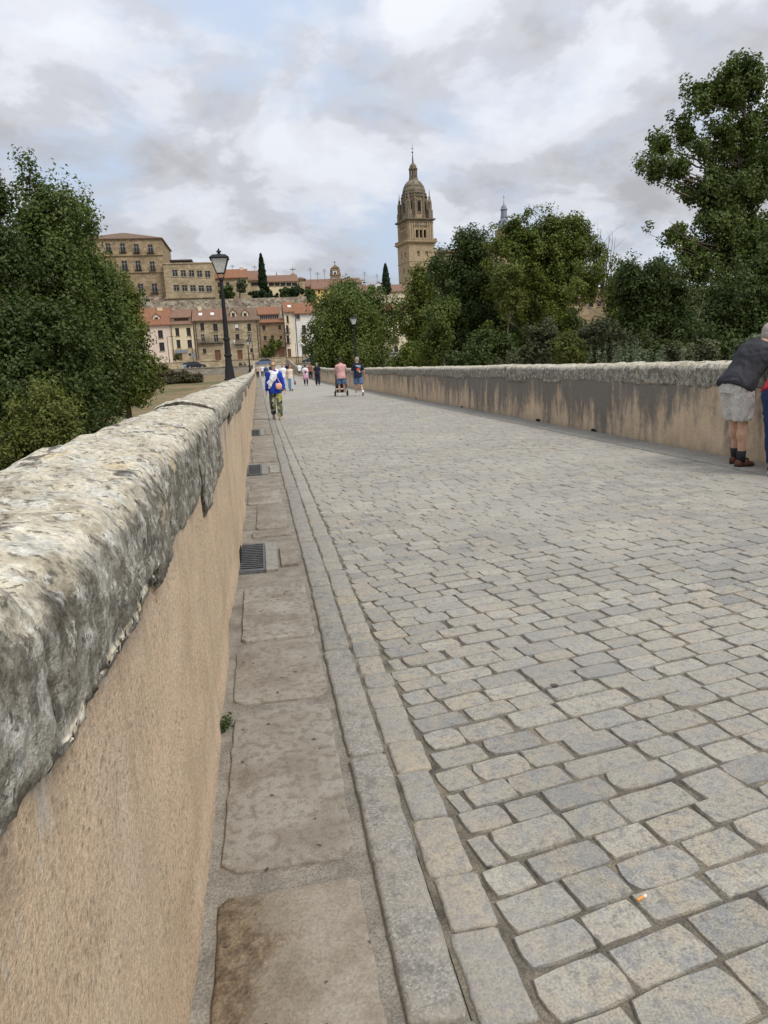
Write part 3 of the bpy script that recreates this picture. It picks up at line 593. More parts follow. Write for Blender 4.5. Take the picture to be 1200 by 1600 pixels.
# ---------------- parapets
def coping_stone(name, parent, y0, y1, zb, side, res, seed):
    # cross-section from the inner lower edge over the top to the outer lower edge; side=+1: left wall (inner face looks to +x)
    prof = []
    ro_ = 0.0 if side > 0 else 0.012
    P = [(-0.055, zb-0.03), (-0.018, zb-0.004), (0.006+ro_, zb+0.022), (0.005+ro_, 1.125), (-0.006, 1.160), (-0.03, 1.187), (-0.10, 1.208), (-0.21, 1.228), (-0.31, 1.222), (-0.38, 1.19), (-0.415, 1.14), (-0.425, 1.05), (-0.425, 0.95)]
    L = [0]
    for a, b in zip(P[:-1], P[1:]): L.append(L[-1]+math.hypot(a[0]-b[0], a[1]-b[1]))
    n = max(8, int(L[-1]/res)); t = np.linspace(0, L[-1], n)
    px = np.interp(t, L, [p[0] for p in P]); pz = np.interp(t, L, [p[1] for p in P])
    m = max(3, int((y1-y0-0.008)/res)); ys = np.linspace(y0+0.0015, y1-0.0015, m)
    PX, YY = np.meshgrid(px, ys); PZ, _ = np.meshgrid(pz, ys)
    endf = np.minimum(sstep(0, 0.025, YY-y0), sstep(0, 0.025, y1-YY))
    rs = np.random.default_rng(seed); tilt, lift, off = rs.normal(0, 0.004), rs.normal(0, 0.006), rs.normal(0.0, 0.004)
    N = np.stack([PX*1.0+seed*3.7, YY, PZ], -1)
    base_ = fbm(N*5, 4, 3); q_ = base_*3.0+0.8*fbm(N*24, 3, 5); fr_ = q_-np.floor(q_); disp = 0.005*fbm(N*2.2, 2, 13)+0.003*base_+0.008*(np.floor(q_)+sstep(0.8, 1.0, fr_))/3.0+0.0035*fbm(N*45, 3, 9)
    pit = fbm(N*np.array([9, 9, 9])+40, 4, 21); disp = disp-0.008*sstep(0.35, 0.8, pit)
    disp = disp+0.005*np.abs(fbm(N*np.array([6, 6, 40]), 2, 33))*(PZ < 1.15)
    # outward directions of the profile
    gx = np.gradient(px); gzv = np.gradient(pz); nx, nz = gzv, -gx; l = np.hypot(nx, nz)+1e-9; nx, nz = nx/l, nz/l
    d = disp-0.007*(1-endf)
    X = PX+nx[None, :]*d+off; Z = PZ+nz[None, :]*d
    low = sstep(1.12, zb, PZ); Z = Z+lift*(PZ > 1.0)+tilt*(YY-(y0+y1)/2)
    # ragged lower edge
    Z = Z+np.where((np.arange(n) == 0)[None, :], (0.012 if side > 0 else 0.008)*fbm(np.stack([YY*5, YY*0+seed, YY*0], -1), 3, 4), 0)
    X = XL+X if side > 0 else XR-X
    Z = Z+gz(YY)
    V = np.stack([X, YY, Z], -1).reshape(-1, 3); i = np.arange(len(V)).reshape(m, n)
    Fq = np.stack([i[:-1, :-1], i[1:, :-1], i[1:, 1:], i[:-1, 1:]], -1).reshape(-1, 4)
    if side > 0: Fq = Fq[:, ::-1]
    # close the ends and the underside
    c0 = len(V); ctr = np.array([[XL-0.2 if side > 0 else XR+0.2, ys[0]+0.0, 1.0+gz(ys[0])], [XL-0.2 if side > 0 else XR+0.2, ys[-1], 1.0+gz(ys[-1])]])
    V = np.concatenate([V, ctr]); e0 = np.stack([i[0, :-1], i[0, 1:], i[0, 1:]*0+c0, i[0, 1:]*0+c0], -1)
    tri = [(a, b, c0) for a, b in zip(i[0, :-1], i[0, 1:])]+[(b, a, c0+1) for a, b in zip(i[-1, :-1], i[-1, 1:])]
    under = np.stack([i[:-1, 0], i[:-1, -1], i[1:, -1], i[1:, 0]], -1)
    me = bpy.data.meshes.new(name); me.from_pydata(V.tolist(), [], Fq.tolist()+under.tolist()+[list(map(int, q)) for q in tri])
    me.polygons.foreach_set('use_smooth', [True]*len(me.polygons)); me.materials.append(COPING)
    return link(name, me, parent)
def plaster_face(parent, side, ys, nz_, mat, top=1.06):
    zs = np.linspace(-0.12, top, nz_); Z, Yg = np.meshgrid(zs, ys)
    N = np.stack([Z*0+side*7, Yg*0.9, Z*0.9], -1); d = 0.020*fbm(N*1.1, 3, 2)+0.0035*fbm(N*14, 3, 6)
    d = d+0.012*sstep(0.14, 0.0, Z)                       # the render flares a little at its foot
    if side > 0: X = XL+d-0.006
    else: X = XR-d+0.006
    V = np.stack([X, Yg, Z+gz(Yg)], -1).reshape(-1, 3); i = np.arange(len(V)).reshape(Z.shape)
    Fq = np.stack([i[:-1, :-1], i[:-1, 1:], i[1:, 1:], i[1:, :-1]], -1).reshape(-1, 4)
    if side < 0: Fq = Fq[:, ::-1]
    return link('plaster', np_mesh('plaster', V, Fq[:, ::-1], mat, True), parent)
def plaster_x(side, y, z):
    N = np.array([[side*7, y*0.9, z*0.9]]); d = float((0.020*fbm(N*1.1, 3, 2)+0.0035*fbm(N*14, 3, 6))[0]+0.012*sstep(0.14, 0.0, z))
    return XL+d-0.006 if side > 0 else XR-d+0.006
def core(parent, side):
    x0, x1 = (XL-WT, XL-0.05) if side > 0 else (XR+0.05, XR+WT)
    mb = MB(); secs = []
    for y in YS[YS >= -4]:
        z = float(gz(y)); secs.append([(x0, y, z-0.4), (x1, y, z-0.4), (x1, y, z+1.08), (x0, y, z+1.08)])
    mb.loft(secs); mb.build('outer_face', RUBBLE, parent)
def bedding(parent, side):
    x0, x1 = (XL-0.07, XL-0.034) if side > 0 else (XR+0.034, XR+0.07); mb = MB(); secs = []
    for y in YS[YS >= -3]:
        z = float(gz(y)); secs.append([(x0, y, z+0.7), (x1, y, z+0.7), (x1, y, z+1.145), (x0, y, z+1.145)])
    mb.loft(secs); mb.build('bedding_mortar', MORTAR, parent)
wall_l = empty('parapet_wall', (0, 0, 0), 0, 'tan plastered bridge parapet with lichen covered coping, close on the left', 'wall')
wall_r = empty('parapet_wall', (0, 0, 0), 0, 'dark stained tan bridge parapet along the far right side of the cobbles', 'wall')
for W_, sd_ in ((wall_l, 1), (wall_r, -1)): core(W_, sd_); bedding(W_, sd_)
ysn = np.concatenate([np.arange(-2, 7, 0.035), np.arange(7, 20, 0.15), np.arange(20, 158, 2.0)])
plaster_face(wall_l, 1, ysn, 42, PLASTER_L, 1.07)
plaster_face(wall_r, -1, np.concatenate([np.arange(-2, 30, 0.12), np.arange(30, 158, 2.0)]), 16, PLASTER_R, 1.07)
lb = [(-2.0, -0.7, 1.0), (-0.7, 0.80, 0.975), (0.80, 1.62, 0.955), (1.62, 2.95, 0.915), (2.95, 4.55, 0.81), (4.55, 6.1, 1.05), (6.1, 7.5, 0.99), (7.5, 9.2, 0.94)]
yy = 9.2
while yy < 112:
    L = random.uniform(1.0, 1.7); lb.append((yy, yy+L, random.choice([0.90, 0.95, 0.99, 1.03]))); yy += L
for k, (a, b, zb) in enumerate(lb):
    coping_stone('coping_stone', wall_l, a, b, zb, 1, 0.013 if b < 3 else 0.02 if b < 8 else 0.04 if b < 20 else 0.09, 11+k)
yy = -2.0; k = 0
while yy < 112:
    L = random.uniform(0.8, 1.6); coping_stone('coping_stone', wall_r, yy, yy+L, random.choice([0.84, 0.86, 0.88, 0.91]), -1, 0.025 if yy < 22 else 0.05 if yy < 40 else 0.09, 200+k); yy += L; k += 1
# drain holes, their shade painted as dark pads, at parapet foot and first grate
for yh in (12.3, 15.0, 21.0, 27.5):
    mb = MB(); o = outline(random.uniform(0.2, 0.4), 0.09, 14, 0.35, None, 3); mb.loft([[(plaster_x(-1, yh+a, 0.01+b)-0.004, yh+a, 0.01+b) for a, b in o], [(XR+0.04, yh+a*0.8, 0.01+b*0.8) for a, b in o]]); mb.build('weep_hole_shade', DARK, wall_r)
mb = MB(); o = outline(0.42, 0.075, 14, 0.2); mb.loft([[(plaster_x(1, 5.35+a, 0.03+b)+0.005, 5.35+a, 0.03+b) for a, b in o], [(XL-0.04, 5.35+a*0.8, 0.03+b*0.8) for a, b in o]]); mb.build('weep_hole_shade', DARK, wall_l)

# ================================================================== the far bank: street and houses
def zg(x, y): return float(terrain_z(np.array([x]), np.array([y]))[0])
tag(MB().box(-140, 190, 152.2, 166.0, -0.5, 2.25).build('street', ASPH), 'asphalt riverside street at the far end of the bridge', None, None, 'structure')
tag(MB().box(-140, 190, 166.004, 183, -0.5, 2.42).build('pavement', PAVE), 'pale pavement in front of the houses', None, None, 'structure')
tag(MB().box(-140, XL-WT-0.1, 151.6, 152.19, -0.6, 2.3).box(-140.1, XL-WT-0.05, 151.5, 152.3, 2.302, 2.42).build('river_wall', GREYWALL), 'low grey stone wall between the riverbank and the street, left of the bridge', 'wall')
tag(MB().box(XR+WT+0.1, 190, 151.6, 152.19, -0.6, 2.3).box(XR+WT+0.05, 190.1, 151.5, 152.3, 2.302, 2.42).build('river_wall', GREYWALL), 'low grey stone wall between the riverbank and the street, right of the bridge', 'wall')
tag(MB().box(-38, 14, 168.6, 169.1, 2.3, 3.9).box(-38.05, 14.05, 168.5, 169.2, 3.902, 4.02).build('terrace_wall', ASHLAR2), 'pale stone terrace wall in front of the house doors', 'wall')
tag(MB().box(-38.5, 60, 169.102, 183, 2.2, 3.95).build('terrace', PAVE), 'raised terrace the houses stand on', None, None, 'structure')

def facade(mb, x0, x1, z0, z1, Y, ops, rec=0.3):
    xs = sorted(set([x0, x1]+[v for o in ops for v in o[:2]])); zs = sorted(set([z0, z1]+[v for o in ops for v in o[2:4]]))
    for a, b in zip(xs[:-1], xs[1:]):
        for c, d in zip(zs[:-1], zs[1:]):
            mx, mz = (a+b)/2, (c+d)/2
            if any(o[0] < mx < o[1] and o[2] < mz < o[3] for o in ops): continue
            mb.quad((a, Y, c), (b, Y, c), (b, Y, d), (a, Y, d))
    for a, b, c, d in [o[:4] for o in ops]:
        for p, q in (((a, c), (a, d)), ((a, d), (b, d)), ((b, d), (b, c)), ((b, c), (a, c))):
            mb.quad((p[0], Y, p[1]), (q[0], Y, q[1]), (q[0], Y+rec, q[1]), (p[0], Y+rec, p[1]))
def opening(parent, o, Y, kind, wallm):
    a, b, c, d = o; w, h = b-a, d-c
    if kind == 'd':
        D = MB().box(a, b, Y+0.2, Y+0.28, c, d)
        for k in range(1, 4): D.box(a+w*k/4-0.02, a+w*k/4+0.02, Y+0.185, Y+0.2, c, d)
        D.build('door', WOOD, parent); return
    fm = FRAMEW if kind in ('w', 'b', 'W') else FRAMEB
    fr = MB(); t = 0.09
    fr.box(a, a+t, Y+0.12, Y+0.2, c, d).box(b-t, b, Y+0.12, Y+0.2, c, d).box(a+t, b-t, Y+0.12, Y+0.2, d-t, d).box(a+t, b-t, Y+0.12, Y+0.2, c, c+t)
    if kind != 's':
        fr.box((a+b)/2-0.05, (a+b)/2+0.05, Y+0.125, Y+0.195, c+t, d-t)
        fr.box(a+t, b-t, Y+0.13, Y+0.19, c+h*0.64, c+h*0.64+0.07)
    wd = fr.build('window', fm, parent)
    MB().box(a+0.02, b-0.02, Y+0.205, Y+0.23, c+0.02, d-0.02).build('pane', GLASS, wd)
    MB().box(a-0.12, b+0.12, Y-0.10, Y-0.003, c-0.14, c-0.003).build('sill', ASHLAR2, wd)
    if kind == 'W':
        MB().box(a+0.05, b-0.05, Y+0.05, Y+0.11, c+h*0.45, d-0.02).build('blind', BLIND, wd)
    if kind in ('b', 'k'):
        balcony(parent, a-0.25, b+0.25, Y, c)
def balcony(parent, a, b, Y, z, dep=0.55, hh=0.95):
    m = MB().box(a, b, Y-dep, Y-0.003, z-0.12, z-0.004); n = max(4, int((b-a)/0.16))
    for k in range(n+1):
        x = a+0.03+(b-a-0.06)*k/n; m.box(x-0.018, x+0.018, Y-dep+0.02, Y-dep+0.05, z, z+hh)
    m.box(a, b, Y-dep+0.015, Y-dep+0.055, z+hh, z+hh+0.05)
    for x in (a, b-0.04): m.box(x, x+0.04, Y-dep+0.06, Y-0.01, z+hh, z+hh+0.05)
    m.build('balcony', IRON, parent)
def chimney(parent, x, Y, z, s=0.7, h=1.3):
    MB().box(x-s/2, x+s/2, Y-s/2, Y+s/2, z-0.6, z+h).box(x-s/2-0.08, x+s/2+0.08, Y-s/2-0.08, Y+s/2+0.08, z+h+0.002, z+h+0.12).build('chimney', CREAM, parent)
def house(name, label, px0, px1, eave, base, Y, dep, wallm, roofm, ridge=None, wins=(), group=None, basem=None, base_top=None, floor=None, hip=False, over=0.45, strings=(), flat=False):
    ym = (eave+base)/2; pm = (px0+px1)/2
    x0 = at(px0, ym, Y)[0]; x1 = at(px1, ym, Y)[0]; ze = at(pm, eave, Y)[2]; zb = at(pm, base, Y)[2]
    zf = (floor if floor is not None else zb-3)
    e = empty(name, ((x0+x1)/2, Y, zf), 0, label, 'building' if name != 'house' else 'house', group)
    inv = Vector(e.location)
    ops = []
    for (a, b, c, d, k) in wins:
        pmid, qmid = (a+c)/2, (b+d)/2
        ops.append((at(a, qmid, Y)[0], at(c, qmid, Y)[0], at(pmid, d, Y)[2], at(pmid, b, Y)[2], k))
    ops = [(max(o[0], x0+0.1), min(o[1], x1-0.1), max(o[2], zf+0.05), o[3], o[4]) for o in ops]
    holder = bpy.data.objects.new('tmp', None)
    parts = []
    def B(mb, n, m, par=None):
        o = mb.build(n, m, e); parts.append(o); return o
    mb = MB(); facade(mb, x0, x1, zf, ze, Y, [o[:4] for o in ops])
    mb.quad((x0, Y, zf), (x0, Y+dep, zf), (x0, Y+dep, ze), (x0, Y, ze)); mb.quad((x1, Y, zf), (x1, Y, ze), (x1, Y+dep, ze), (x1, Y+dep, zf)); mb.quad((x0, Y+dep, zf), (x1, Y+dep, zf), (x1, Y+dep, ze), (x0, Y+dep, ze))
    bk = MB()                                   # a back wall inside so that openings are not see-through
    if ridge is not None and not hip and not flat:
        zr = at(pm, ridge, Y+dep/2)[2]
        for x in (x0, x1): mb.add([(x, Y, ze), (x, Y+dep, ze), (x, Y+dep/2, zr-0.15)], [(0, 1, 2)])
    B(mb, 'wall', wallm)
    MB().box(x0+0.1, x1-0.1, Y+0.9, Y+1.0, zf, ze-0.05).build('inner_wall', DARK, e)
    if basem is not None:
        zt = at(pm, base_top, Y)[2]; m2 = MB(); facade(m2, x0-0.02, x1+0.02, zf, zt, Y-0.06, [o[:4] for o in ops if o[3] < zt-0.05], 0.055)
        m2.quad((x0-0.02, Y-0.06, zt), (x1+0.02, Y-0.06, zt), (x1+0.02, Y-0.003, zt), (x0-0.02, Y-0.003, zt)); B(m2, 'plinth', basem)
    for sy in strings:
        zs = at(pm, sy, Y)[2]; B(MB().box(x0-0.25, x1+0.25, Y-0.3, Y-0.003, zs-0.18, zs+0.18), 'string_course', wallm)
    for o in ops: opening(e, o[:4], Y, o[4], wallm)
    o_ = over
    if flat:
        B(MB().box(x0-0.2, x1+0.2, Y-0.2, Y+dep+0.2, ze+0.002, ze+0.3), 'parapet_cap', roofm)
    elif ridge is not None:
        zr = at(pm, ridge, Y+dep/2)[2]; t = 0.22
        if hip:
            q = min((x1-x0)/2-0.5, dep/2); A = [(x0-o_, Y-o_, ze), (x1+o_, Y-o_, ze), (x1+o_, Y+dep+o_, ze), (x0-o_, Y+dep+o_, ze)]
            rf = MB().add(A+[(x, y, z+t) for x, y, z in A]+[(x0+q, Y+dep/2, zr), (x1-q, Y+dep/2, zr)], [(3, 2, 1, 0), (0, 1, 5, 4), (1, 2, 6, 5), (2, 3, 7, 6), (3, 0, 4, 7), (4, 5, 9, 8), (6, 7, 8, 9), (5, 6, 9), (7, 4, 8)])
        else:
            sl = (zr-ze)/(dep/2); ya, yb = Y-o_, Y+dep+o_; za = ze-sl*o_
            pr = [(ya, za), (Y+dep/2, zr), (yb, za), (yb, za+t), (Y+dep/2, zr+t), (ya, za+t)]
            rf = MB(); n = 6; xa, xb = x0-0.15, x1+0.15
            rf.add([(xa, y, z+0.01) for y, z in pr]+[(xb, y, z+0.01) for y, z in pr], [(0, 1, 4, 5), (1, 2, 3, 4), (11, 10, 7, 6), (10, 9, 8, 7), (5, 4, 10, 11), (4, 3, 9, 10), (0, 5, 11, 6), (1, 0, 6, 7), (2, 1, 7, 8), (3, 2, 8, 9)])
        B(rf, 'roof', roofm)
    # children were built in world coordinates: bring them under the empty
    for ch in [o for o in bpy.data.objects if o.parent == e]: ch.matrix_parent_inverse = Matrix.Translation(-inv)
    bpy.data.objects.remove(holder)
    e['_b'] = 1; del e['_b']
    return e, dict(x0=x0, x1=x1, ze=ze, Y=Y, dep=dep, zr=(at(pm, ridge, Y+dep/2)[2] if ridge else ze), inv=inv)
def under(e, info, fn):                        # add more parts, built in world coordinates
    before = set(o.name for o in bpy.data.objects if o.parent == e); fn()
    for o in bpy.data.objects:
        if o.parent == e and o.name not in before: o.matrix_parent_inverse = Matrix.Translation(-info['inv'])
FL = 3.9; YH = 172.0
def dormer(e, I, px, py, w, h, wallm, roofm, rnd_=False):
    p = at(px, py, I['Y']+1.6); y0 = I['Y']+1.3
    fm = MB()
    poly = [(p[0]-w/2, p[2]-h/2), (p[0]+w/2, p[2]-h/2), (p[0]+w/2, p[2]+h*0.25), (p[0], p[2]+h*0.62), (p[0]-w/2, p[2]+h*0.25)]
    fm.prism(poly, y0, y0+2.2); d = fm.build('dormer', wallm, e)
    d.matrix_parent_inverse = Matrix.Translation(-I['inv'])
    r = MB()
    for s in (-1, 1):
        r.add([(p[0]+s*w*0.64, y0-0.15, p[2]+h*0.19), (p[0], y0-0.15, p[2]+h*0.66), (p[0], y0+2.6, p[2]+h*0.66), (p[0]+s*w*0.64, y0+2.6, p[2]+h*0.19),
               (p[0]+s*w*0.64, y0-0.15, p[2]+h*0.27), (p[0], y0-0.15, p[2]+h*0.76), (p[0], y0+2.6, p[2]+h*0.76), (p[0]+s*w*0.64, y0+2.6, p[2]+h*0.27)], [(0, 1, 2, 3), (4, 5, 6, 7), (0, 1, 5, 4), (3, 2, 6, 7), (0, 3, 7, 4)])
    r.build('dormer_roof', roofm, d)
    MB().box(p[0]-w*0.26, p[0]+w*0.26, y0-0.03, y0-0.004, p[2]-h*0.38, p[2]+h*0.18).build('dormer_window', GLASS, d)
def skylight(e, I, px, py):
    p = at(px, py, I['Y']+2.2); sl = (I['zr']-I['ze'])/(I['dep']/2); z = I['ze']+sl*2.2+0.28
    o = MB().add([(p[0]-0.4, I['Y']+1.7, z-sl*0.5), (p[0]+0.4, I['Y']+1.7, z-sl*0.5), (p[0]+0.4, I['Y']+2.7, z+sl*0.5), (p[0]-0.4, I['Y']+2.7, z+sl*0.5),
                  (p[0]-0.4, I['Y']+1.7, z-sl*0.5+0.12), (p[0]+0.4, I['Y']+1.7, z-sl*0.5+0.12), (p[0]+0.4, I['Y']+2.7, z+sl*0.5+0.12), (p[0]-0.4, I['Y']+2.7, z+sl*0.5+0.12)],
                 [(0, 1, 2, 3), (4, 5, 6, 7), (0, 1, 5, 4), (1, 2, 6, 5), (2, 3, 7, 6), (3, 0, 4, 7)]).build('skylight', BLIND, e); o.matrix_parent_inverse = Matrix.Translation(-I['inv'])
def pipe(e, I, px, y0, y1):
    p = at(px, y0, I['Y']-0.1); q = at(px, y1, I['Y']-0.1)
    o = MB().tube([(p[0], I['Y']-0.12, p[2]), (p[0], I['Y']-0.12, q[2])], 0.07, 6).build('drainpipe', FRAMEB, e); o.matrix_parent_inverse = Matrix.Translation(-I['inv'])
def chim(e, I, px, py, s=0.8, h=1.2):
    p = at(px, py, I['Y']+I['dep']/2); under(e, I, lambda: chimney(e, p[0], I['Y']+I['dep']/2-0.3, p[2]-h, s, h))

G1 = 'row of houses on the riverside street'
e, I = house('house', 'pinkish cream house with bright red roof and arched dormer, left end of the row', 150, 267.5, 508, 563, YH, 10, PINKC, ROOF_RED, 484, [(247, 516, 254.5, 528.5, 'k0'), (249, 535, 257, 548.5, 'k0'), (214, 516, 222, 528.5, 'k0'), (216, 535, 224, 548.5, 'k0')], G1, floor=FL)
dormer(e, I, 244.5, 498, 1.5, 1.6, PINKC, ROOF_RED); pipe(e, I, 267, 509, 562); chim(e, I, 250, 481, 1.2, 0.8)
e, I = house('house', 'pale yellow house with brown wooden attic gallery and stone ground floor', 267.8, 303.5, 506, 563, YH, 10, CREAM, ROOF_BR, None, [(274, 512.5, 280, 525, 'k0'), (291.5, 512, 298, 525, 'k0'), (276, 531, 282, 544, 'k0'), (293, 531, 300, 543.5, 'k0'), (279, 552, 285, 563.5, 'd'), (295, 552, 300, 556, 's')], G1, ASHLAR2, 546, FL)
def attic():
    z0 = I['ze']; zt = at(285, 497, YH+2)[2]; zr = at(285, 484, YH+5)[2]
    MB().add([(I['x0']-0.1, YH-0.5, z0), (I['x1']+0.1, YH-0.5, z0), (I['x1']+0.1, YH+2.2, z0+0.9), (I['x0']-0.1, YH+2.2, z0+0.9), (I['x0']-0.1, YH-0.5, z0-0.2), (I['x1']+0.1, YH-0.5, z0-0.2), (I['x1']+0.1, YH+2.2, z0-0.2), (I['x0']-0.1, YH+2.2, z0-0.2)], [(0, 1, 2, 3), (4, 5, 6, 7), (0, 1, 5, 4), (1, 2, 6, 5), (3, 0, 4, 7)]).build('lower_roof', ROOF_BR, e)
    MB().box(I['x0']+0.02, I['x1']-0.5, YH+2.0, YH+9.5, z0+0.3, zt).build('attic_wall', CREAM, e)
    a, b = at(272.5, 500, YH+2)[0], at(294, 500, YH+2)[0]; g = MB()
    for k in range(7): x = a+(b-a)*k/6; g.box(x-0.07, x+0.07, YH+1.86, YH+1.97, zt-1.25, zt-0.15)
    g.box(a, b, YH+1.86, YH+1.97, zt-1.4, zt-1.25).box(a, b, YH+1.86, YH+1.97, zt-0.15, zt-0.04); w = g.build('gallery', WOOD, e)
    MB().box(a, b, YH+1.975, YH+1.99, zt-1.4, zt-0.04).build('gallery_glass', GLASS, w)
    MB().add([(I['x0']-0.2, YH+1.5, zt), (I['x1']-0.3, YH+1.5, zt), (I['x1']-0.3, YH+6, zr), (I['x0']-0.2, YH+6, zr), (I['x0']-0.2, YH+10, zt), (I['x1']-0.3, YH+10, zt), (I['x0']-0.2, YH+1.5, zt+0.2), (I['x1']-0.3, YH+1.5, zt+0.2), (I['x1']-0.3, YH+6, zr+0.2), (I['x0']-0.2, YH+6, zr+0.2), (I['x0']-0.2, YH+10, zt+0.2), (I['x1']-0.3, YH+10, zt+0.2)],
             [(6, 7, 8, 9), (9, 8, 11, 10), (0, 1, 7, 6), (0, 3, 2, 1), (3, 4, 5, 2), (1, 2, 8, 7), (2, 5, 11, 8), (0, 6, 9, 3), (3, 9, 10, 4)]).build('roof', ROOF_BR, e)
    p = at(275, 550, YH); MB().box(p[0], p[0]+2.6, YH-0.16, YH-0.065, p[2]-0.3, p[2]+0.35).build('shop_sign', LEAD, e)
under(e, I, attic); pipe(e, I, 302.5, 509, 562)
e, I = house('house', 'stone house with brown roof, one long balcony and a plank door', 303.7, 353.5, 500, 563, YH, 10, ASHLAR2, ROOF_BR, 484, [(313, 505, 319, 517, 'o'), (333, 506, 340, 517.5, 'o'), (314, 522, 320, 534.5, 'w'), (334, 523, 341, 534.5, 'w'), (317, 545, 322, 552.5, 'o'), (336, 547, 345, 563, 'd')], G1, floor=FL)
def longbalc():
    a, b = at(310, 536, YH)[0], at(349.5, 536, YH)[0]; z = at(330, 536, YH)[2]; balcony(e, a, b, YH, z)
under(e, I, longbalc); skylight(e, I, 313, 491); skylight(e, I, 331.5, 490); chim(e, I, 312, 479); pipe(e, I, 304.8, 501, 562)
e, I = house('house', 'stone house with dark old roof and two gabled dormers', 353.8, 407.5, 500, 562, YH, 10, ASHLAR2, ROOF_DK, 484, [(367, 506, 373, 517.5, 'W'), (386.5, 506, 392, 517.5, 'o'), (368, 522, 374, 531, 'o'), (387, 522, 392, 535, 'w'), (371, 547, 379, 562, 'd'), (391, 544, 395, 550.5, 'o')], G1, floor=FL)
dormer(e, I, 364.5, 491, 1.3, 1.5, CREAM, ROOF_DK); dormer(e, I, 383, 491, 1.3, 1.5, CREAM, ROOF_DK); pipe(e, I, 401, 501, 561)
def bb():
    a, b = at(365, 534, YH)[0], at(381.5, 534, YH)[0]; balcony(e, a, b, YH, at(373, 538, YH)[2], 0.6, 1.05)
under(e, I, bb)
e, I = house('house', 'narrow brown stone house with glazed attic gallery above a climbing plant', 407.8, 446, 503, 561, YH-0.4, 10, ASHLAR3, ROOF_RED, None, [(410, 508, 414.5, 516, 'o'), (435, 508, 439, 516, 'o'), (412, 525, 416.5, 532, 'o'), (423.5, 524, 428, 531, 'o'), (437, 525, 441, 531, 'o'), (436, 542, 444.5, 561, 'd')], G1, floor=FL)
def attic2():
    z0 = I['ze']; y0 = I['Y']; zt = at(420, 492, y0+2)[2]; zr = at(420, 480, y0+5)[2]; x0, x1 = I['x0'], I['x1']
    MB().add([(x0-0.1, y0-0.5, z0), (x1+0.1, y0-0.5, z0), (x1+0.1, y0+2.2, z0+0.9), (x0-0.1, y0+2.2, z0+0.9), (x0-0.1, y0-0.5, z0-0.2), (x1+0.1, y0-0.5, z0-0.2), (x1+0.1, y0+2.2, z0-0.2), (x0-0.1, y0+2.2, z0-0.2)], [(0, 1, 2, 3), (4, 5, 6, 7), (0, 1, 5, 4), (1, 2, 6, 5), (3, 0, 4, 7)]).build('lower_roof', ROOF_RED, e)
    xb = at(436, 495, y0+2)[0]
    MB().box(x0+0.05, xb, y0+2.0, y0+9.5, z0+0.3, zt).build('attic_wall', CREAM, e)
    g = MB()
    for k in range(11): x = x0+0.2+(xb-x0-0.4)*k/10; g.box(x-0.06, x+0.06, y0+1.86, y0+1.97, zt-1.2, zt-0.15)
    g.box(x0+0.1, xb-0.1, y0+1.86, y0+1.97, zt-1.35, zt-1.2).box(x0+0.1, xb-0.1, y0+1.86, y0+1.97, zt-0.15, zt-0.04); w = g.build('gallery', FRAMEW, e)
    MB().box(x0+0.1, xb-0.1, y0+1.975, y0+1.99, zt-1.35, zt-0.04).build('gallery_glass', GLASS, w)
    MB().add([(x0-0.3, y0+1.5, zt), (xb+0.3, y0+1.5, zt), (xb+0.3, y0+6, zr), (x0-0.3, y0+6, zr), (x0-0.3, y0+1.5, zt+0.2), (xb+0.3, y0+1.5, zt+0.2), (xb+0.3, y0+6, zr+0.2), (x0-0.3, y0+6, zr+0.2), (x0-0.3, y0+10, zt), (xb+0.3, y0+10, zt)], [(4, 5, 6, 7), (0, 1, 5, 4), (0, 3, 2, 1), (1, 2, 6, 5), (0, 4, 7, 3), (7, 6, 9, 8), (6, 2, 9), (7, 8, 3)]).build('roof', ROOF_RED, e)
under(e, I, attic2)
e, I = house('house', 'ivory house with red roof and small iron balconies, right of the climbing plant', 446.2, 460.5, 487, 560, YH-0.8, 10, OFFW, ROOF_RED, 473, [(447.2, 508, 451, 520, 'k'), (447.6, 493, 451, 504.5, 'o'), (448, 524, 452, 536, 'k'), (449.5, 545, 455, 560, 'd')], G1, floor=FL)
skylight(e, I, 452, 481)
e, I = house('house', 'white house with red roof and brown shutters half hidden by the round willow', 460.7, 560, 488, 560, YH-0.8, 10, WHITE, ROOF_RED, 474, [(462.5, 491, 468.5, 499, 'w'), (471.5, 525, 477.5, 537.5, 'd'), (472, 508, 478, 520, 'k'), (472, 540.5, 481, 554, 's'), (486, 508, 492, 520, 'w')], G1, floor=FL)
pipe(e, I, 461, 489, 559)
e, I = house('house', 'white house with red roof seen between the willow and the big trees', 596, 660, 487, 556, YH-0.8, 10, OFFW, ROOF_RED, 476, [(614, 495, 620, 506, 'o'), (615, 525, 621, 536, 'k'), (616, 541, 622, 551, 'o')], G1, floor=FL)
# upper town
tag(MB().box(at(120, 480, 206)[0], at(480, 480, 206)[0], 206, 208, 6, at(330, 468, 206)[2]).build('city_wall', CITYW), 'long rubble retaining wall above the house roofs', 'wall')
wl = [(187.5, 380, 195.5, 394.5, 'b'), (209, 381, 217, 395, 'b'), (231, 382, 239, 395.5, 'b'), (190, 407, 199, 422, 'b'), (211.5, 407, 220, 422, 'b'), (234, 408, 242, 423, 'b'), (168, 409, 176, 422, 'b'), (195, 443, 203, 458, 'b'), (216, 443, 224.5, 458, 'b'), (237, 443, 246, 458, 'b'), (227, 468.5, 235, 482, 'w'), (165, 380, 173, 394, 'b')]
e, I = house('palace', 'tall golden stone palace with three rows of balconied windows', 120, 258, 374, 492, 214, 22, ASHLAR, ROOF_DK, 364, wl, None, RUBBLE, 463, 8, hip=True, over=0.4, strings=(399, 426))
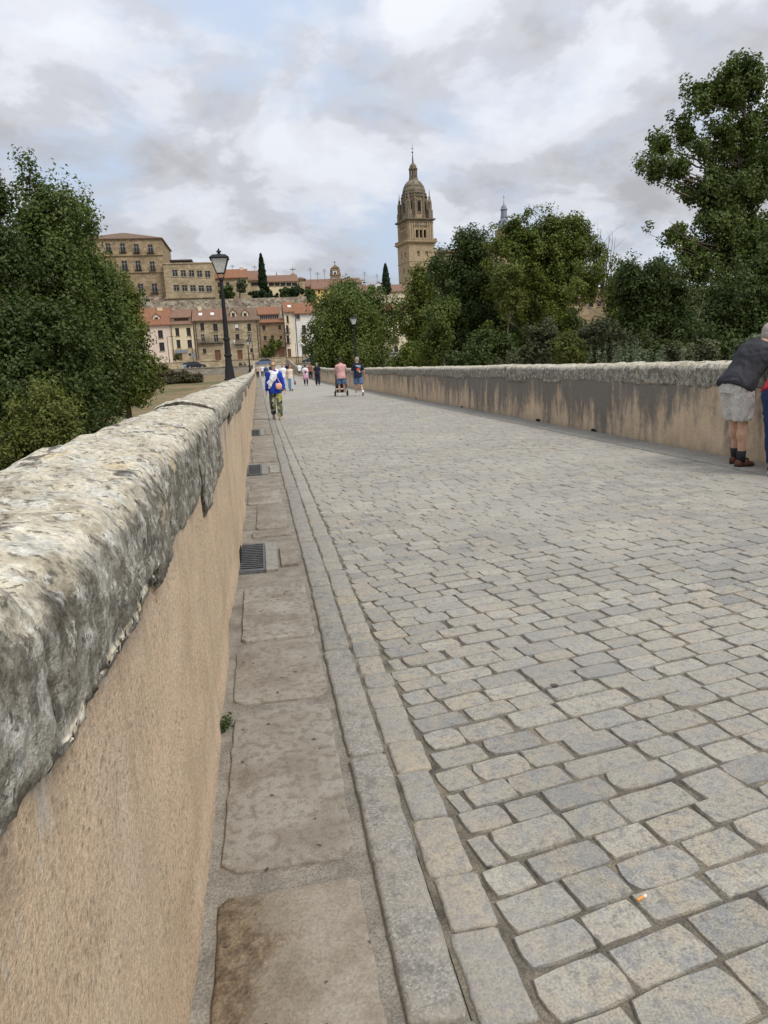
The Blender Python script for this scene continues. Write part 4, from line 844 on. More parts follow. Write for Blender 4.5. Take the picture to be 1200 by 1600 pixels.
wl = [(x, 421.5+k*0.4, x+8.5, 432+k*0.4, 'w') for k, x in enumerate((269, 282, 295, 307.5, 320))]+[(x, 445+k*0.3, x+9, 455+k*0.3, 'w') for k, x in enumerate((271, 284, 297, 310, 322))]+[(286, 471, 294, 476, 'w')]
e, I = house('stone_block', 'lower flat roofed stone building with two rows of square windows beside the palace', 258.5, 335, 412, 490, 212, 16, ASHLAR2, ASHLAR2, None, wl, None, None, None, 8, flat=True, strings=(465,))
def pent():
    a, b = at(268, 409, 216)[0], at(297.5, 409, 216)[0]; MB().box(a, b, 216, 222, I['ze'], at(283, 408, 216)[2]).build('penthouse', GLASS, e); MB().box(a-0.5, b+0.5, 215.5, 222.5, at(283, 408, 216)[2]+0.003, at(283, 406.5, 216)[2]+0.1).build('penthouse_roof', FRAMEB, e)
under(e, I, pent)
e, I = house('house', 'tan stone house with red roof behind the street lamp', 335.5, 388, 434, 472, 222, 12, ASHLAR2, ROOF_RED, 422, [(340, 441, 346, 449, 'o'), (353, 441, 358, 447, 'o')], 'houses of the upper town', floor=10)
chim(e, I, 377, 419, 0.9, 1.2)
e, I = house('house', 'reddish tiled house left of the slender cypress', 388.3, 411, 438, 472, 232, 12, CREAM, ROOF_BR, 424, [(392, 441, 409, 446, 's')], 'houses of the upper town', floor=10)
e, I = house('long_building', 'long cream building with a strip of windows, right of the slender cypress', 411.3, 467, 440, 475, 236, 14, CREAM, ROOF_BR, 431, [(420+k*9, 441.5, 428.2+k*9, 447, 's') for k in range(5)], None, floor=10)
e, I = house('house', 'small square stone block at the end of the long cream building', 467.3, 477, 437, 475, 240, 10, ASHLAR2, ROOF_DK, 433, [], 'houses of the upper town', floor=10, hip=True)
e, I = house('house', 'wide brown roofed house below the bell gable', 477.3, 545, 447, 478, 246, 14, ASHLAR2, ROOF_BR, 437, [], 'houses of the upper town', floor=10)
e, I = house('house', 'bright yellow house above the willow', 488, 516, 451, 478, 238, 7, YELL, ROOF_BR, 443, [(497, 453, 500, 458, 'o'), (507, 453, 510, 458, 'o')], 'houses of the upper town', floor=10)
e, I = house('house', 'ivory house with brown roof between the bell gable and the broad cypress', 545.3, 566, 442, 478, 240, 12, OFFW, ROOF_BR, 435, [], 'houses of the upper town', floor=10)
e, I = house('house', 'white dormered house left of the broad cypress', 566.3, 640, 456, 485, 232, 12, OFFW, ROOF_BR, 446, [], 'houses of the upper town', floor=10)
dormer(e, I, 592, 449, 2.6, 2.4, WHITE, LEAD)
# bell gable
def bellgable():
    Y = 252; p = at(524, 446, Y); e = empty('bell_gable', (p[0], Y, p[2]-4), 0, 'stone bell gable with two stacked bells above the roofs', 'bell gable'); q = lambda px, py: at(px, py, Y)
    x0, x1 = q(515.5, 430)[0]-p[0], q(533, 430)[0]-p[0]; w = (x1-x0)/2; c = (x0+x1)/2; zb = 0; k = q(524, 445)[2]-q(524, 444)[2]; S = -k
    zz = lambda py: (445-py)*S+4
    mb = MB(); ops = [(c-1.0, c+0.9, zz(440), zz(433)), (c-0.8, c+0.7, zz(428.5), zz(421.5))]
    for yy, s in ((0, 1), (1.2, -1)): facade(mb, c-w*0.9, c+w*0.9, 0, zz(429), yy, [ops[0]] if s > 0 else [ops[0]], 1.2 if s > 0 else 0.001)
    m2 = MB(); facade(m2, c-w*0.68, c+w*0.68, zz(429), zz(418), 0, [ops[1]], 1.2); facade(m2, c-w*0.68, c+w*0.68, zz(429), zz(418), 1.2, [ops[1]], 0.001)
    for a in (w*0.9,): mb.quad((c-a, 0, 0), (c-a, 1.2, 0), (c-a, 1.2, zz(429)), (c-a, 0, zz(429))).quad((c+a, 0, 0), (c+a, 1.2, 0), (c+a, 1.2, zz(429)), (c+a, 0, zz(429)))
    m2.box(c-w*0.69, c-w*0.68+0.3, 0.01, 1.19, zz(429), zz(418)).box(c+w*0.68-0.3, c+w*0.69, 0.01, 1.19, zz(429), zz(418))
    mb.build('lower_stage', ASHLAR3, e); m2.build('upper_stage', ASHLAR3, e)
    MB().box(c-w, c+w, -0.2, 1.4, zz(429)+0.003, zz(429)+0.3).build('cornice', ASHLAR3, e)
    MB().prism([(c-w*0.8, zz(418)+0.004), (c+w*0.8, zz(418)+0.004), (c+w*0.25, zz(414.5)), (c, zz(412)), (c-w*0.25, zz(414.5))], -0.15, 1.35).build('pediment', ASHLAR3, e)
    for s in (-1, 1): MB().lathe([(0.3, 0), (0.35, 0.5), (0.12, 0.7), (0.25, 1.1), (0.03, 1.9)], (c+s*w*0.8, 0.6, zz(429)+0.3), 8).build('finial', ASHLAR3, e)
    for (a, b, z0, z1) in ops: MB().lathe([(0.55, 0), (0.42, 0.25), (0.34, 0.7), (0.12, 0.95), (0.05, 1.2)], ((a+b)/2, 0.6, z1-1.35), 12).build('bell', IRON, e)
    MB().tube([(c, 0.6, zz(412)), (c, 0.6, zz(406))], 0.07, 6).box(c-0.5, c+0.5, 0.55, 0.65, zz(409), zz(409)+0.12).build('cross', IRON, e)
bellgable()
for px, y0, y1, lab in ((433, 424, 438, 'slim stone pinnacle above the long cream building'), (459, 418, 440, 'small domed turret with weather vane on the skyline')):
    Y = 246; p = at(px, y1+2, Y); h = at(px, y0, Y)[2]-p[2]
    e = empty('roof_turret', (p[0], Y, p[2]), 0, lab, 'turret')
    if px == 433: MB().lathe([(1.1, 0), (1.1, h*0.2), (0.8, h*0.3), (0.3, h*0.55)], (0, 0, 0), 8).build('base', ASHLAR3, e); MB().lathe([(0.2, h*0.55), (0.1, h*0.8), (0.04, h)], (0, 0, 0), 6).build('spire', IRON, e)
    else: MB().lathe([(1.2, 0), (1.15, h*0.3), (1.3, h*0.33), (1.2, h*0.45), (0.8, h*0.58), (0.25, h*0.64)], (0, 0, 0), 12).build('dome', ASHLAR3, e); MB().tube([(0, 0, h*0.62), (0, 0, h)], 0.08, 6).box(-0.9, 0.9, -0.04, 0.04, h*0.86, h*0.9).build('weather_vane', IRON, e)
AN = ('tall antenna on the skyline left of the bell gable', 'short antenna just right of the tallest one', 'antenna midway between bell gable and broad cypress', 'antenna directly left of the bell gable', 'antenna above the red roof right of the nearest lamp head', 'antenna just left of the slender cypress', 'antenna just left of the broad cypress')
for k, (px, y0, y1) in enumerate(((486, 418, 440), (497, 425, 441), (571, 424, 450), (508, 420, 440), (364, 414, 425), (399, 415, 428), (590, 428, 450))):
    Y = 250; p = at(px, y1+4, Y); h = at(px, y0, Y)[2]-p[2]; m = MB().tube([(p[0], Y, p[2]), (p[0], Y, p[2]+h)], 0.06, 5)
    for q in range(3): m.box(p[0]-0.9+q*0.2, p[0]+0.9-q*0.2, Y-0.03, Y+0.03, p[2]+h*(0.8+0.07*q), p[2]+h*(0.8+0.07*q)+0.06)
    o = m.build('roof_antenna', IRON); tag(o, AN[k], 'antenna', 'roof antennas')

# ---------------- cathedral tower
def tower():
    Y = 450.0; c = at(650.3, 400, Y); sc = 23.1/57.0
    zz = lambda py: at(648, py, Y)[2]-20
    S = 17.2; a = S/2
    view = math.atan2(c[0], Y)
    rot = -view-R_(90-24.8)+R_(90-0)-R_(0)
    e = empty('cathedral_tower', (c[0], Y, 20), -view+R_(24.8), 'tall golden cathedral bell tower with ribbed dome and spire', 'tower')
    def sq(name, r, z0, z1, m, par=e): return MB().box(-r, r, -r, r, z0, z1).build(name, m, par)
    # shaft with blind windows
    def stage(name, r, z0, z1, ops, m):
        mb = MB()
        for k in range(4):
            t = MB(); facade(t, -r, r, z0, z1, -r, ops, 1.3); ca, sa = math.cos(k*math.pi/2), math.sin(k*math.pi/2)
            mb.add([(x*ca-y*sa, x*sa+y*ca, z) for x, y, z in t.v], t.f)
        o = mb.build(name, m, e); return o
    zb = zz(384)
    st = stage('shaft', a, 0, zb, [(-3.4, -1.6, zz(404), zz(396)), (2.2, 4.0, zz(404), zz(396)), (-1.0, 1.0, zz(428), zz(420))], TOWERM)
    for k in range(4):
        for q in range(3):
            mbx = MB().box((-3.3, 2.3, -0.9)[q], (-1.7, 3.9, 0.9)[q], -a+1.0, -a+1.2, (zz(404), zz(404), zz(428))[q], (zz(396), zz(396), zz(420))[q]); o = mbx.build('blind_window', TOWERM, st); o.rotation_euler = (0, 0, k*math.pi/2)
    for z0, t, ov, n in ((zz(384), 0.9, 0.7, 'cornice'), (zz(382), 0.6, 1.5, 'cornice'), (zz(412), 0.4, 0.25, 'string_course')): sq(n, a+ov, z0+0.01, z0+t, TOWERM)
    # balustrade
    zbal = zz(382)+0.62; mb = MB()
    for k in range(4):
        ca, sa = math.cos(k*math.pi/2), math.sin(k*math.pi/2); t = MB()
        n = 22; r = a+1.1
        for q in range(n): x = -r+2*r*(q+0.5)/n; t.box(x-0.18, x+0.18, -r-0.12, -r+0.12, zbal, zbal+1.1)
        t.box(-r, r, -r-0.2, -r+0.2, zbal+1.1, zbal+1.4); mb.add([(x*ca-y*sa, x*sa+y*ca, z) for x, y, z in t.v], t.f)
    mb.build('balustrade', TOWERM, e)
    # belfry
    r = a-0.55; z0 = zz(382); z1 = zz(348.5)
    hs = []
    for cx in (-2.6, 0.0, 2.6):
        hs.append((cx-0.85, cx+0.85, zz(375), zz(362.5)))
    bf = stage('belfry', r, z0, z1, hs, TOWERM)
    MB().box(-r+1.6, r-1.6, -r+1.6, r-1.6, z0, z1-0.2).build('bell_chamber', DARK, bf)
    for k in range(4):
        rz = k*math.pi/2
        for cx in (-2.6, 0.0, 2.6):   # arch heads and columns
            m = MB(); n = 8; w = 0.85; zs = zz(364.5)
            pts = [(cx-w, zz(362.5)), (cx+w, zz(362.5))]+[(cx+w*math.cos(t*math.pi/n), zs+(zz(362.6)-zs)*math.sin(t*math.pi/n)) for t in range(n+1)]
            for s in (-1, 1):
                q = [(cx+s*w, zz(362.4))]+[(cx+s*w*math.cos(t*math.pi/2/5), zs+(zz(362.5)-zs)*math.sin(t*math.pi/2/5)) for t in range(6)]
                m.prism(q, -r-0.02, -r+0.8)
            o = m.build('arch_head', TOWERM, bf); o.rotation_euler = (0, 0, rz)
        for cx in (-r+0.7, -r+2.2, -4.3, -1.3, 1.3, 4.3, r-2.2, r-0.7):
            o = MB().box(cx-0.32, cx+0.32, -r-0.38, -r-0.003, z0+1.5, zz(352)).build('pilaster', TOWERM, bf); o.rotation_euler = (0, 0, rz)
        m = MB()      # carved band above the arches
        for q in range(9):
            cx = -4.6+q*1.15; m.lathe([(0.05, 0), (0.42, 0.25), (0.5, 0.9+0.5*(q % 2)), (0.3, 1.6), (0.05, 1.9)], (cx, -r-0.05, zz(359)), 7)
        o = m.build('carved_frieze', TOWERD, bf); o.rotation_euler = (0, 0, rz)
    for z0, t, ov in ((zz(352), 0.5, 0.35), (zz(348.5), 0.9, 0.8), (zz(347), 0.6, 1.5)): sq('cornice', a-0.55+ov, z0+0.012, z0+t, TOWERD)
    # octagonal drum
    ro = 7.2; z0 = zz(347)+0.6; z1 = zz(310)
    dr = MB().lathe([(ro, z0), (ro, z1)], (0, 0, 0), 8, R_(22.5)).build('drum', TOWERM, e)
    for k in range(8):
        an = k*math.pi/4; o = MB().box(-0.95, 0.95, -ro*0.926-0.05, -ro*0.926+0.4, zz(334), zz(318)).build('drum_window', DARK, dr); o.rotation_euler = (0, 0, an)
        o = MB().box(-1.5, 1.5, -ro*0.926-0.3, -ro*0.926-0.06, zz(334)-0.9, zz(334)-0.01).box(-1.5, -1.0, -ro*0.926-0.35, -ro*0.926-0.06, zz(334), zz(317)).box(1.0, 1.5, -ro*0.926-0.35, -ro*0.926-0.06, zz(334), zz(317)).prism([(-1.6, zz(317)), (1.6, zz(317)), (0, zz(312))], -ro*0.926-0.4, -ro*0.926-0.06).build('window_surround', TOWERD, dr); o.rotation_euler = (0, 0, an)
        o = MB().lathe([(0.85, z0), (0.75, z0+2), (0.6, z0+2.3), (0.55, z1-2), (0.8, z1-1.4), (0.4, z1+0.8), (0.1, z1+2.6)], (0, -ro*1.03, 0), 8).build('buttress_column', TOWERD, dr); o.rotation_euler = (0, 0, an+R_(22.5))
    for z, t, ov in ((z1, 0.7, 1.0), (z1-2.2, 0.35, 0.45)): MB().lathe([(ro+ov, z+0.01), (ro+ov, z+t)], (0, 0, 0), 8, R_(22.5)).build('drum_cornice', TOWERD, e)
    mb = MB()
    for k in range(32):
        an = 2*math.pi*k/32; mb.lathe([(0.16, z1+0.7), (0.22, z1+1.2), (0.12, z1+1.7)], ((ro+0.3)*math.cos(an), (ro+0.3)*math.sin(an), 0), 5)
    mb.lathe([(ro+0.5, z1+1.72), (ro+0.5, z1+2.0), (ro+0.1, z1+2.0), (ro+0.1, z1+1.72)], (0, 0, 0), 16).build('drum_balustrade', TOWERD, e)
    # corner pinnacles
    for sx in (-1, 1):
        for sy in (-1, 1):
            b = a-1.7; z = zz(347)+0.6; h = zz(300)-z; p = empty('pinnacle', (0, 0, 0)); p.parent = e
            MB().box(sx*b-1.35, sx*b+1.35, sy*b-1.35, sy*b+1.35, z, z+h*0.30).build('pinnacle_base', TOWERD, p)
            m = MB().lathe([(1.45, z+h*0.30), (1.45, z+h*0.34), (1.05, z+h*0.36), (1.0, z+h*0.56), (1.3, z+h*0.58), (0.8, z+h*0.64), (0.72, z+h*0.74), (0.30, z+h*0.80), (0.2, z+h*0.93), (0.05, z+h)], (sx*b, sy*b, 0), 8); m.build('pinnacle_shaft', TOWERD, p)
            for q in range(4):
                an = q*math.pi/2; MB().lathe([(0.3, z+h*0.30), (0.28, z+h*0.48), (0.36, z+h*0.5), (0.04, z+h*0.66)], (sx*b+1.15*math.cos(an), sy*b+1.15*math.sin(an), 0), 6).build('small_pinnacle', TOWERD, p)
    # dome with ribs
    zd = z1+0.7; hd = zz(281)-zd; rd = 6.9; prof = [(rd*math.cos(t)**0.85 if t < 1.5 else 0.9, zd+hd*math.sin(t)) for t in np.linspace(0, 1.42, 12)]
    dm = MB().lathe([(rd, zd-0.5)]+prof, (0, 0, 0), 24).build('dome', TOWERD, e, True)
    for k in range(8):
        an = R_(22.5)+k*math.pi/4; MB().tube([(r_*1.015*math.cos(an), r_*1.015*math.sin(an), z_) for r_, z_ in prof], 0.28, 5).build('rib', TOWERD, dm)
    for f_ in (0.28, 0.55): t = math.asin(f_); MB().lathe([(rd*math.cos(t)**0.85+0.18, zd+hd*f_), (rd*math.cos(t)**0.85+0.18, zd+hd*f_+0.35)], (0, 0, 0), 24).build('dome_band', TOWERD, dm)
    # lantern
    zl = zz(281); rl = 2.3
    ln = MB().lathe([(rl+0.5, zl-0.6), (rl+0.5, zl+0.6), (rl*0.5, zl+0.61), (rl*0.42, zz(266)), (0.4, zz(264.5))], (0, 0, 0), 8, R_(22.5)).build('lantern', TOWERD, e)
    for k in range(8):
        an = R_(22.5)+k*math.pi/4; MB().lathe([(0.55, zl+0.6), (0.38, zl+1.2), (0.36, zz(267)), (0.55, zz(265))], (rl*0.92*math.cos(an), rl*0.92*math.sin(an), 0), 6).build('lantern_column', TOWERD, ln)
    MB().lathe([(rl+0.45, zz(265)), (rl+0.45, zz(263.5)), (rl-0.2, zz(263.4)), (rl-0.15, zz(260)), (rl*0.65, zz(257)), (0.75, zz(255)), (0.55, zz(254)), (0.35, zz(246)), (0.16, zz(239.5))], (0, 0, 0), 12).build('lantern_roof', TOWERD, e)
    MB().lathe([(0.05, zz(239.6)), (0.5, zz(238.6)), (0.5, zz(237.6)), (0.05, zz(236.6))], (0, 0, 0), 10).build('ball', IRON, e)
    MB().tube([(0, 0, zz(239)), (0, 0, zz(226))], 0.11, 5).box(-1.0, 1.0, -0.06, 0.06, zz(232.5), zz(232)).build('weather_vane', IRON, e)
tower()
def nave():
    Y = 472; x0, x1 = at(676, 395, Y)[0], at(860, 395, Y)[0]; zt = at(690, 394, Y)[2]; zr = at(690, 390, Y+9)[2]
    e = empty('cathedral_nave', ((x0+x1)/2, Y, 20), 0, 'cathedral nave with low roof right of the tower, mostly behind trees', 'building'); x0 -= e.location.x; x1 -= e.location.x
    ops = [(x0+8+k*13, x0+11+k*13, zt-34, zt-28) for k in range(5)]
    m = MB(); facade(m, x0, x1, 0, zt-20, 0, ops, 0.6); m.quad((x0, 0, 0), (x0, 24, 0), (x0, 24, zt-20), (x0, 0, zt-20)).quad((x1, 0, 0), (x1, 24, 0), (x1, 24, zt-20), (x1, 0, zt-20)); m.build('wall', TOWERM, e)
    for o in ops: MB().box(o[0], o[1], 0.61, 0.7, o[2]+0.0, o[3]).build('window', DARK, e)
    q = zt-20; MB().add([(x0-0.6, -0.6, q), (x1+0.6, -0.6, q), (x1+0.6, 9, zr-20), (x0-0.6, 9, zr-20), (x1+0.6, 24, q), (x0-0.6, 24, q), (x0-0.6, -0.6, q-0.5), (x1+0.6, -0.6, q-0.5)], [(0, 1, 2, 3), (3, 2, 4, 5), (6, 7, 1, 0)]).build('roof', ROOF_DK, e)
    MB().box(x0-0.5, x1+0.5, -0.4, -0.003, q-2.4, q-1.6).build('cornice', TOWERD, e)
nave()
def dome2():
    Y = 500; c = at(787.5, 345, Y); k = 0.45; z = lambda py: at(787, py, Y)[2]-30
    e = empty('dome_lantern', (c[0], Y, 30), 0, 'blue grey lantern and dome of the cathedral crossing above the trees', 'dome')
    MB().lathe([(6.2, 0), (6.2, z(362)), (6.6, z(361.5)), (6.6, z(360))], (0, 0, 0), 16).build('drum', TOWERM, e)
    MB().lathe([(4.6*math.cos(t), z(360)+(z(339)-z(360))*math.sin(t)) for t in np.linspace(0, 1.25, 9)], (0, 0, 0), 24).build('dome', LEAD, e, True)
    MB().lathe([(2.4, z(341)), (2.3, z(337)), (2.2, z(336)), (2.0, z(329)), (2.6, z(328)), (2.6, z(327)), (2.0, z(326)), (1.7, z(323)), (0.9, z(320.5)), (0.4, z(319))], (0, 0, 0), 8, R_(22.5)).build('lantern', LEAD, e)
    MB().lathe([(0.4, z(319)), (0.22, z(315)), (0.1, z(311))], (0, 0, 0), 8).build('spire', LEAD, e)
    MB().tube([(0, 0, z(312)), (0, 0, z(304.5))], 0.1, 5).box(-0.8, 0.8, -0.06, 0.06, z(308.4), z(307.9)).build('weather_vane', IRON, e)
dome2()
# buildings glimpsed between the right-hand trees
e, I = house('house', 'tan stone building with brick window surrounds glimpsed between the right trees', 835, 958, 470, 560, 120, 14, ASHLAR, ROOF_BR, 450, [(920, 470.5, 927, 480, 'o'), (933, 470.5, 939, 479, 'o'), (898, 486, 903, 492, 'o'), (914, 499, 917, 506, 'o'), (908, 523, 913, 532, 'o'), (880, 490, 884, 497, 'o')], None, floor=0, over=0.3)
e, I = house('house', 'pale gabled building at the right end of the tan stone one', 944, 1000, 462, 540, 132, 12, OFFW, ROOF_BR, 449, [], None, floor=0)

# ================================================================== vegetation
def leaves_arrays(C, Nrm, n_each, rad, zst, size, rng, up=0.35, asp=0.62):
    # C (k,3) clump centres, Nrm outward directions -> leaf quads
    k = len(C); idx = np.repeat(np.arange(k), n_each); n = len(idx)
    d = rng.normal(0, 1, (n, 3)); d *= (rng.random((n, 1))**0.33*1.35)/np.linalg.norm(d, axis=1, keepdims=True)
    r = (rad[idx] if hasattr(rad, '__len__') else rad)
    P = C[idx]+d*np.array([1, 1, zst])*np.reshape(r, (-1, 1) if hasattr(r, '__len__') else ())
    nn = Nrm[idx]*0.55+d*0.35+rng.normal(0, 0.55, (n, 3)); nn[:, 2] += up; nn /= np.linalg.norm(nn, axis=1, keepdims=True)
    t = rng.normal(0, 1, (n, 3)); t[:, 2] += 0.25; t -= nn*np.sum(t*nn, 1, keepdims=True); t /= np.linalg.norm(t, axis=1, keepdims=True); b = np.cross(nn, t)
    s = size*rng.uniform(0.65, 1.3, (n, 1))
    V = np.stack([P-t*s*0.5, P+b*s*0.5*asp-t*s*0.08+nn*s*0.12, P+t*s*0.55-nn*s*0.05, P-b*s*0.5*asp-t*s*0.08+nn*s*0.12], 1).reshape(-1, 3)
    cl = rng.random(k)[idx]*0.55+rng.random(n)*0.45
    return V, np.repeat(cl, 4)
def limb(mb, p0, p1, r0, r1, bow, rng, n=6, sides=5):
    p0, p1 = np.array(p0), np.array(p1); L = np.linalg.norm(p1-p0); pts = []
    mid = (p0+p1)/2+np.array([0, 0, bow*L])+rng.normal(0, 0.05*L, 3)
    for t in np.linspace(0, 1, n): pts.append((1-t)**2*p0+2*t*(1-t)*mid+t*t*p1+(rng.normal(0, 0.012*L, 3) if 0 < t < 1 else 0))
    mb.tube(pts, list(np.linspace(r0, r1, n)), sides, False); return pts
def tree(name, label, px, Y, lobes, leafm, nleaf, lsize, cat='tree', group=None, seed=1, clump=0.5, zst=1.3, trunk_r=0.18, bark=None, dens=1.0, gap=0.0, up=0.35, asp=0.62, shell=0.5, bare=0, base_z=None, dy=0.5, upsweep=0.55):
    # lobes: (px, py, rx_px, ry_px[, dY]) outlines of crown masses, turned into ellipsoids at their own depth
    rng = np.random.default_rng(seed); x0 = at(px, 560, Y)[0]; z0 = zg(x0, Y) if base_z is None else base_z
    base = np.array([x0, Y, z0]); e = empty(name, tuple(base), 0, label, cat, group)
    LB = []
    for q in lobes:
        d = q[4] if len(q) > 4 else 0; c = at(q[0], q[1], Y+d); k = (Y+d)/F
        LB.append((c, np.array([q[2]*k, max(q[2]*k*dy*2*0.75, 0.25), q[3]*k])))
    vol = np.array([r[0]*r[1]*r[2] for c, r in LB])**0.72; vol /= vol.sum()
    top = max(LB, key=lambda q: q[0][2])
    tr = MB(); T = []
    tp = np.array([top[0][0], top[0][1], top[0][2]+top[1][2]*0.35])
    n = 9
    for i, t in enumerate(np.linspace(0, 1, n)):
        w = rng.normal(0, 0.04, 3)*(tp[2]-z0)*0.25 if 0 < i < n-1 else np.zeros(3); w[2] = 0
        T.append(base+(tp-base)*np.array([t**1.2, t**1.2, t])+w)
    tr.tube(T, [trunk_r*(1.25 if i == 0 else 1)*(1-0.9*t) for i, t in enumerate(np.linspace(0, 1, n))], 8, False)
    T = np.array(T); C = []; N = []; 
    nleaf = int(nleaf*0.9); per = 58 if nleaf > 3000 else 24; ncl = max(20, int(nleaf/per))
    for (c, r), v in zip(LB, vol):
        m = max(4, int(ncl*v)); nbr = max(3, m//7)
        for bi in range(nbr):
            u = rng.normal(0, 1, 3); u /= np.linalg.norm(u); rad = shell+(1-shell)*rng.random()**0.5
            end = c+u*r*rad*rng.uniform(0.82, 1.12)
            # leave the trunk below the end
            tz = np.clip((end[2]-z0-upsweep*np.linalg.norm((end-tp)[:2]))/(tp[2]-z0), 0.12, 0.97); 
            st = np.array([np.interp(tz, np.linspace(0, 1, n), T[:, j]) for j in range(3)])
            r0 = max(0.012, trunk_r*0.36*(1-0.6*tz)); pts = limb(tr, st, end, r0, 0.006, -0.06 if upsweep > 0.3 else 0.1, rng)
            for q in range(7):
                t = rng.uniform(0.42, 1.06); j = min(4, int(t*5)); f = t*5-j; p = pts[j]+(pts[j+1]-pts[j])*min(f, 1.3)
                p = p+rng.normal(0, 1, 3)*clump*0.62*np.array([1, 1, zst*0.8])
                o = (p-c)/r; lo = np.linalg.norm(o); lim = rng.uniform(0.95, 1.30)
                if lo > lim: p = c+(p-c)/lo*lim*rng.uniform(0.85, 1.0)
                if gap and vnoise(np.array([p])*0.9, seed)[0] > 0.75-gap: continue
                nn = (p-c)/r; nn /= np.linalg.norm(nn)+1e-6; C.append(p); N.append(nn)
    for b in range(bare):
        u = rng.uniform(-1, 1, 2); st = T[n-3]; end = tp+np.array([u[0]*top[1][0]*0.8, u[1]*0.5, top[1][2]*rng.uniform(0.5, 1.1)]); pts = limb(tr, st, end, 0.045, 0.008, -0.1, rng, 7)
        for q in range(4): limb(tr, pts[3+q % 3], pts[3+q % 3]+rng.normal(0, 0.5, 3)+np.array([0, 0, 0.5]), 0.014, 0.004, 0, rng, 4, 4)
    C = np.array(C); N = np.array(N); rad = clump*rng.uniform(0.42, 0.95, len(C))
    V, A = leaves_arrays(C, N, per, rad, zst, lsize, rng, up, asp)
    V -= base; tr.v = [(a-base[0], b-base[1], c-base[2]) for a, b, c in tr.v]
    t_ = tr.build('trunk', bark or BARK, e, True)
    link('crown', np_mesh('crown', V, np.arange(len(V)).reshape(-1, 4), leafm, False, A), e)
    return e
GL = 'poplars beyond the left parapet'
tree('poplar_tree', 'tall pointed poplar, highest of the left group', 75, 30, [(60, 345, 36, 80), (88, 430, 70, 105), (60, 560, 85, 120), (112, 370, 30, 70), (40, 450, 55, 90)], LEAF_POP, 62000, 0.135, group=GL, seed=3, clump=0.36, zst=1.9, trunk_r=0.22)
tree('poplar_tree', 'poplar with a stepped right edge in front of the palace', 140, 33, [(132, 395, 32, 85), (158, 440, 34, 75), (130, 520, 60, 110), (175, 560, 50, 90), (165, 500, 40, 60)], LEAF_POP, 45000, 0.14, group=GL, seed=4, clump=0.36, zst=1.9, trunk_r=0.2)
tree('poplar_tree', 'poplar cut off by the left edge of the picture', -15, 25, [(-12, 320, 34, 85), (-5, 430, 55, 110), (0, 560, 70, 120), (-70, 420, 60, 150)], LEAF_DRK, 45000, 0.12, group=GL, seed=5, clump=0.32, zst=1.8, trunk_r=0.2)
tree('poplar_tree', 'lower leafy poplar hiding the left end of the house row', 190, 38, [(195, 545, 42, 68), (175, 470, 36, 70), (150, 590, 60, 60), (215, 590, 34, 46), (205, 510, 22, 40), (236, 575, 20, 28)], LEAF_GRN, 42000, 0.15, group=GL, seed=6, clump=0.38, zst=1.4, trunk_r=0.2)
tree('poplar_tree', 'dark poplar filling the lower left behind the yellow green bush', 40, 21, [(40, 620, 80, 90), (-20, 560, 60, 110), (125, 640, 60, 55), (90, 540, 50, 60)], LEAF_DRK, 40000, 0.115, group=GL, seed=8, clump=0.3, zst=1.3, trunk_r=0.15)
tree('bush', 'yellow green bush just beyond the left parapet', 65, 13, [(75, 650, 50, 46), (40, 690, 50, 50), (105, 690, 40, 44), (10, 740, 60, 50)], LEAF_YEL, 26000, 0.075, 'bush', None, 9, 0.16, 1.5, 0.05, dens=1, asp=0.4)
tree('bush', 'low dark bush on the dry bank left of the nearest lamp post', 278, 114, [(262, 586, 22, 14), (290, 590, 22, 10), (242, 584, 20, 17), (265, 594, 40, 8), (300, 594, 14, 6)], LEAF_BRN, 20000, 0.34, 'bush', None, 10, 0.6, 0.7, 0.08, upsweep=0.1, shell=0.2)
tree('bush', 'small green street bush in front of the yellow house', 276, 160, [(275, 556, 4, 6)], LEAF_GRN, 900, 0.25, 'bush', None, 101, 0.35, 1.0, 0.06)
# willow mass in the middle
GW = 'trees in the middle, beside the far end of the bridge'
tree('willow_tree', 'round bright green willow behind the right lamp post', 535, 92, [(510, 520, 36, 45), (560, 520, 42, 48), (535, 490, 30, 32), (585, 535, 34, 38), (500, 548, 28, 28), (545, 552, 60, 26)], LEAF_WIL, 52000, 0.30, group=GW, seed=11, clump=0.85, zst=1.7, trunk_r=0.3)
tree('broadleaf_tree', 'darker rounded tree rising behind the round willow', 555, 110, [(560, 470, 42, 26), (590, 490, 32, 34), (520, 478, 30, 26), (540, 462, 26, 18), (612, 500, 18, 30)], LEAF_POP, 30000, 0.36, group=GW, seed=12, clump=1.0, zst=1.1, trunk_r=0.35)
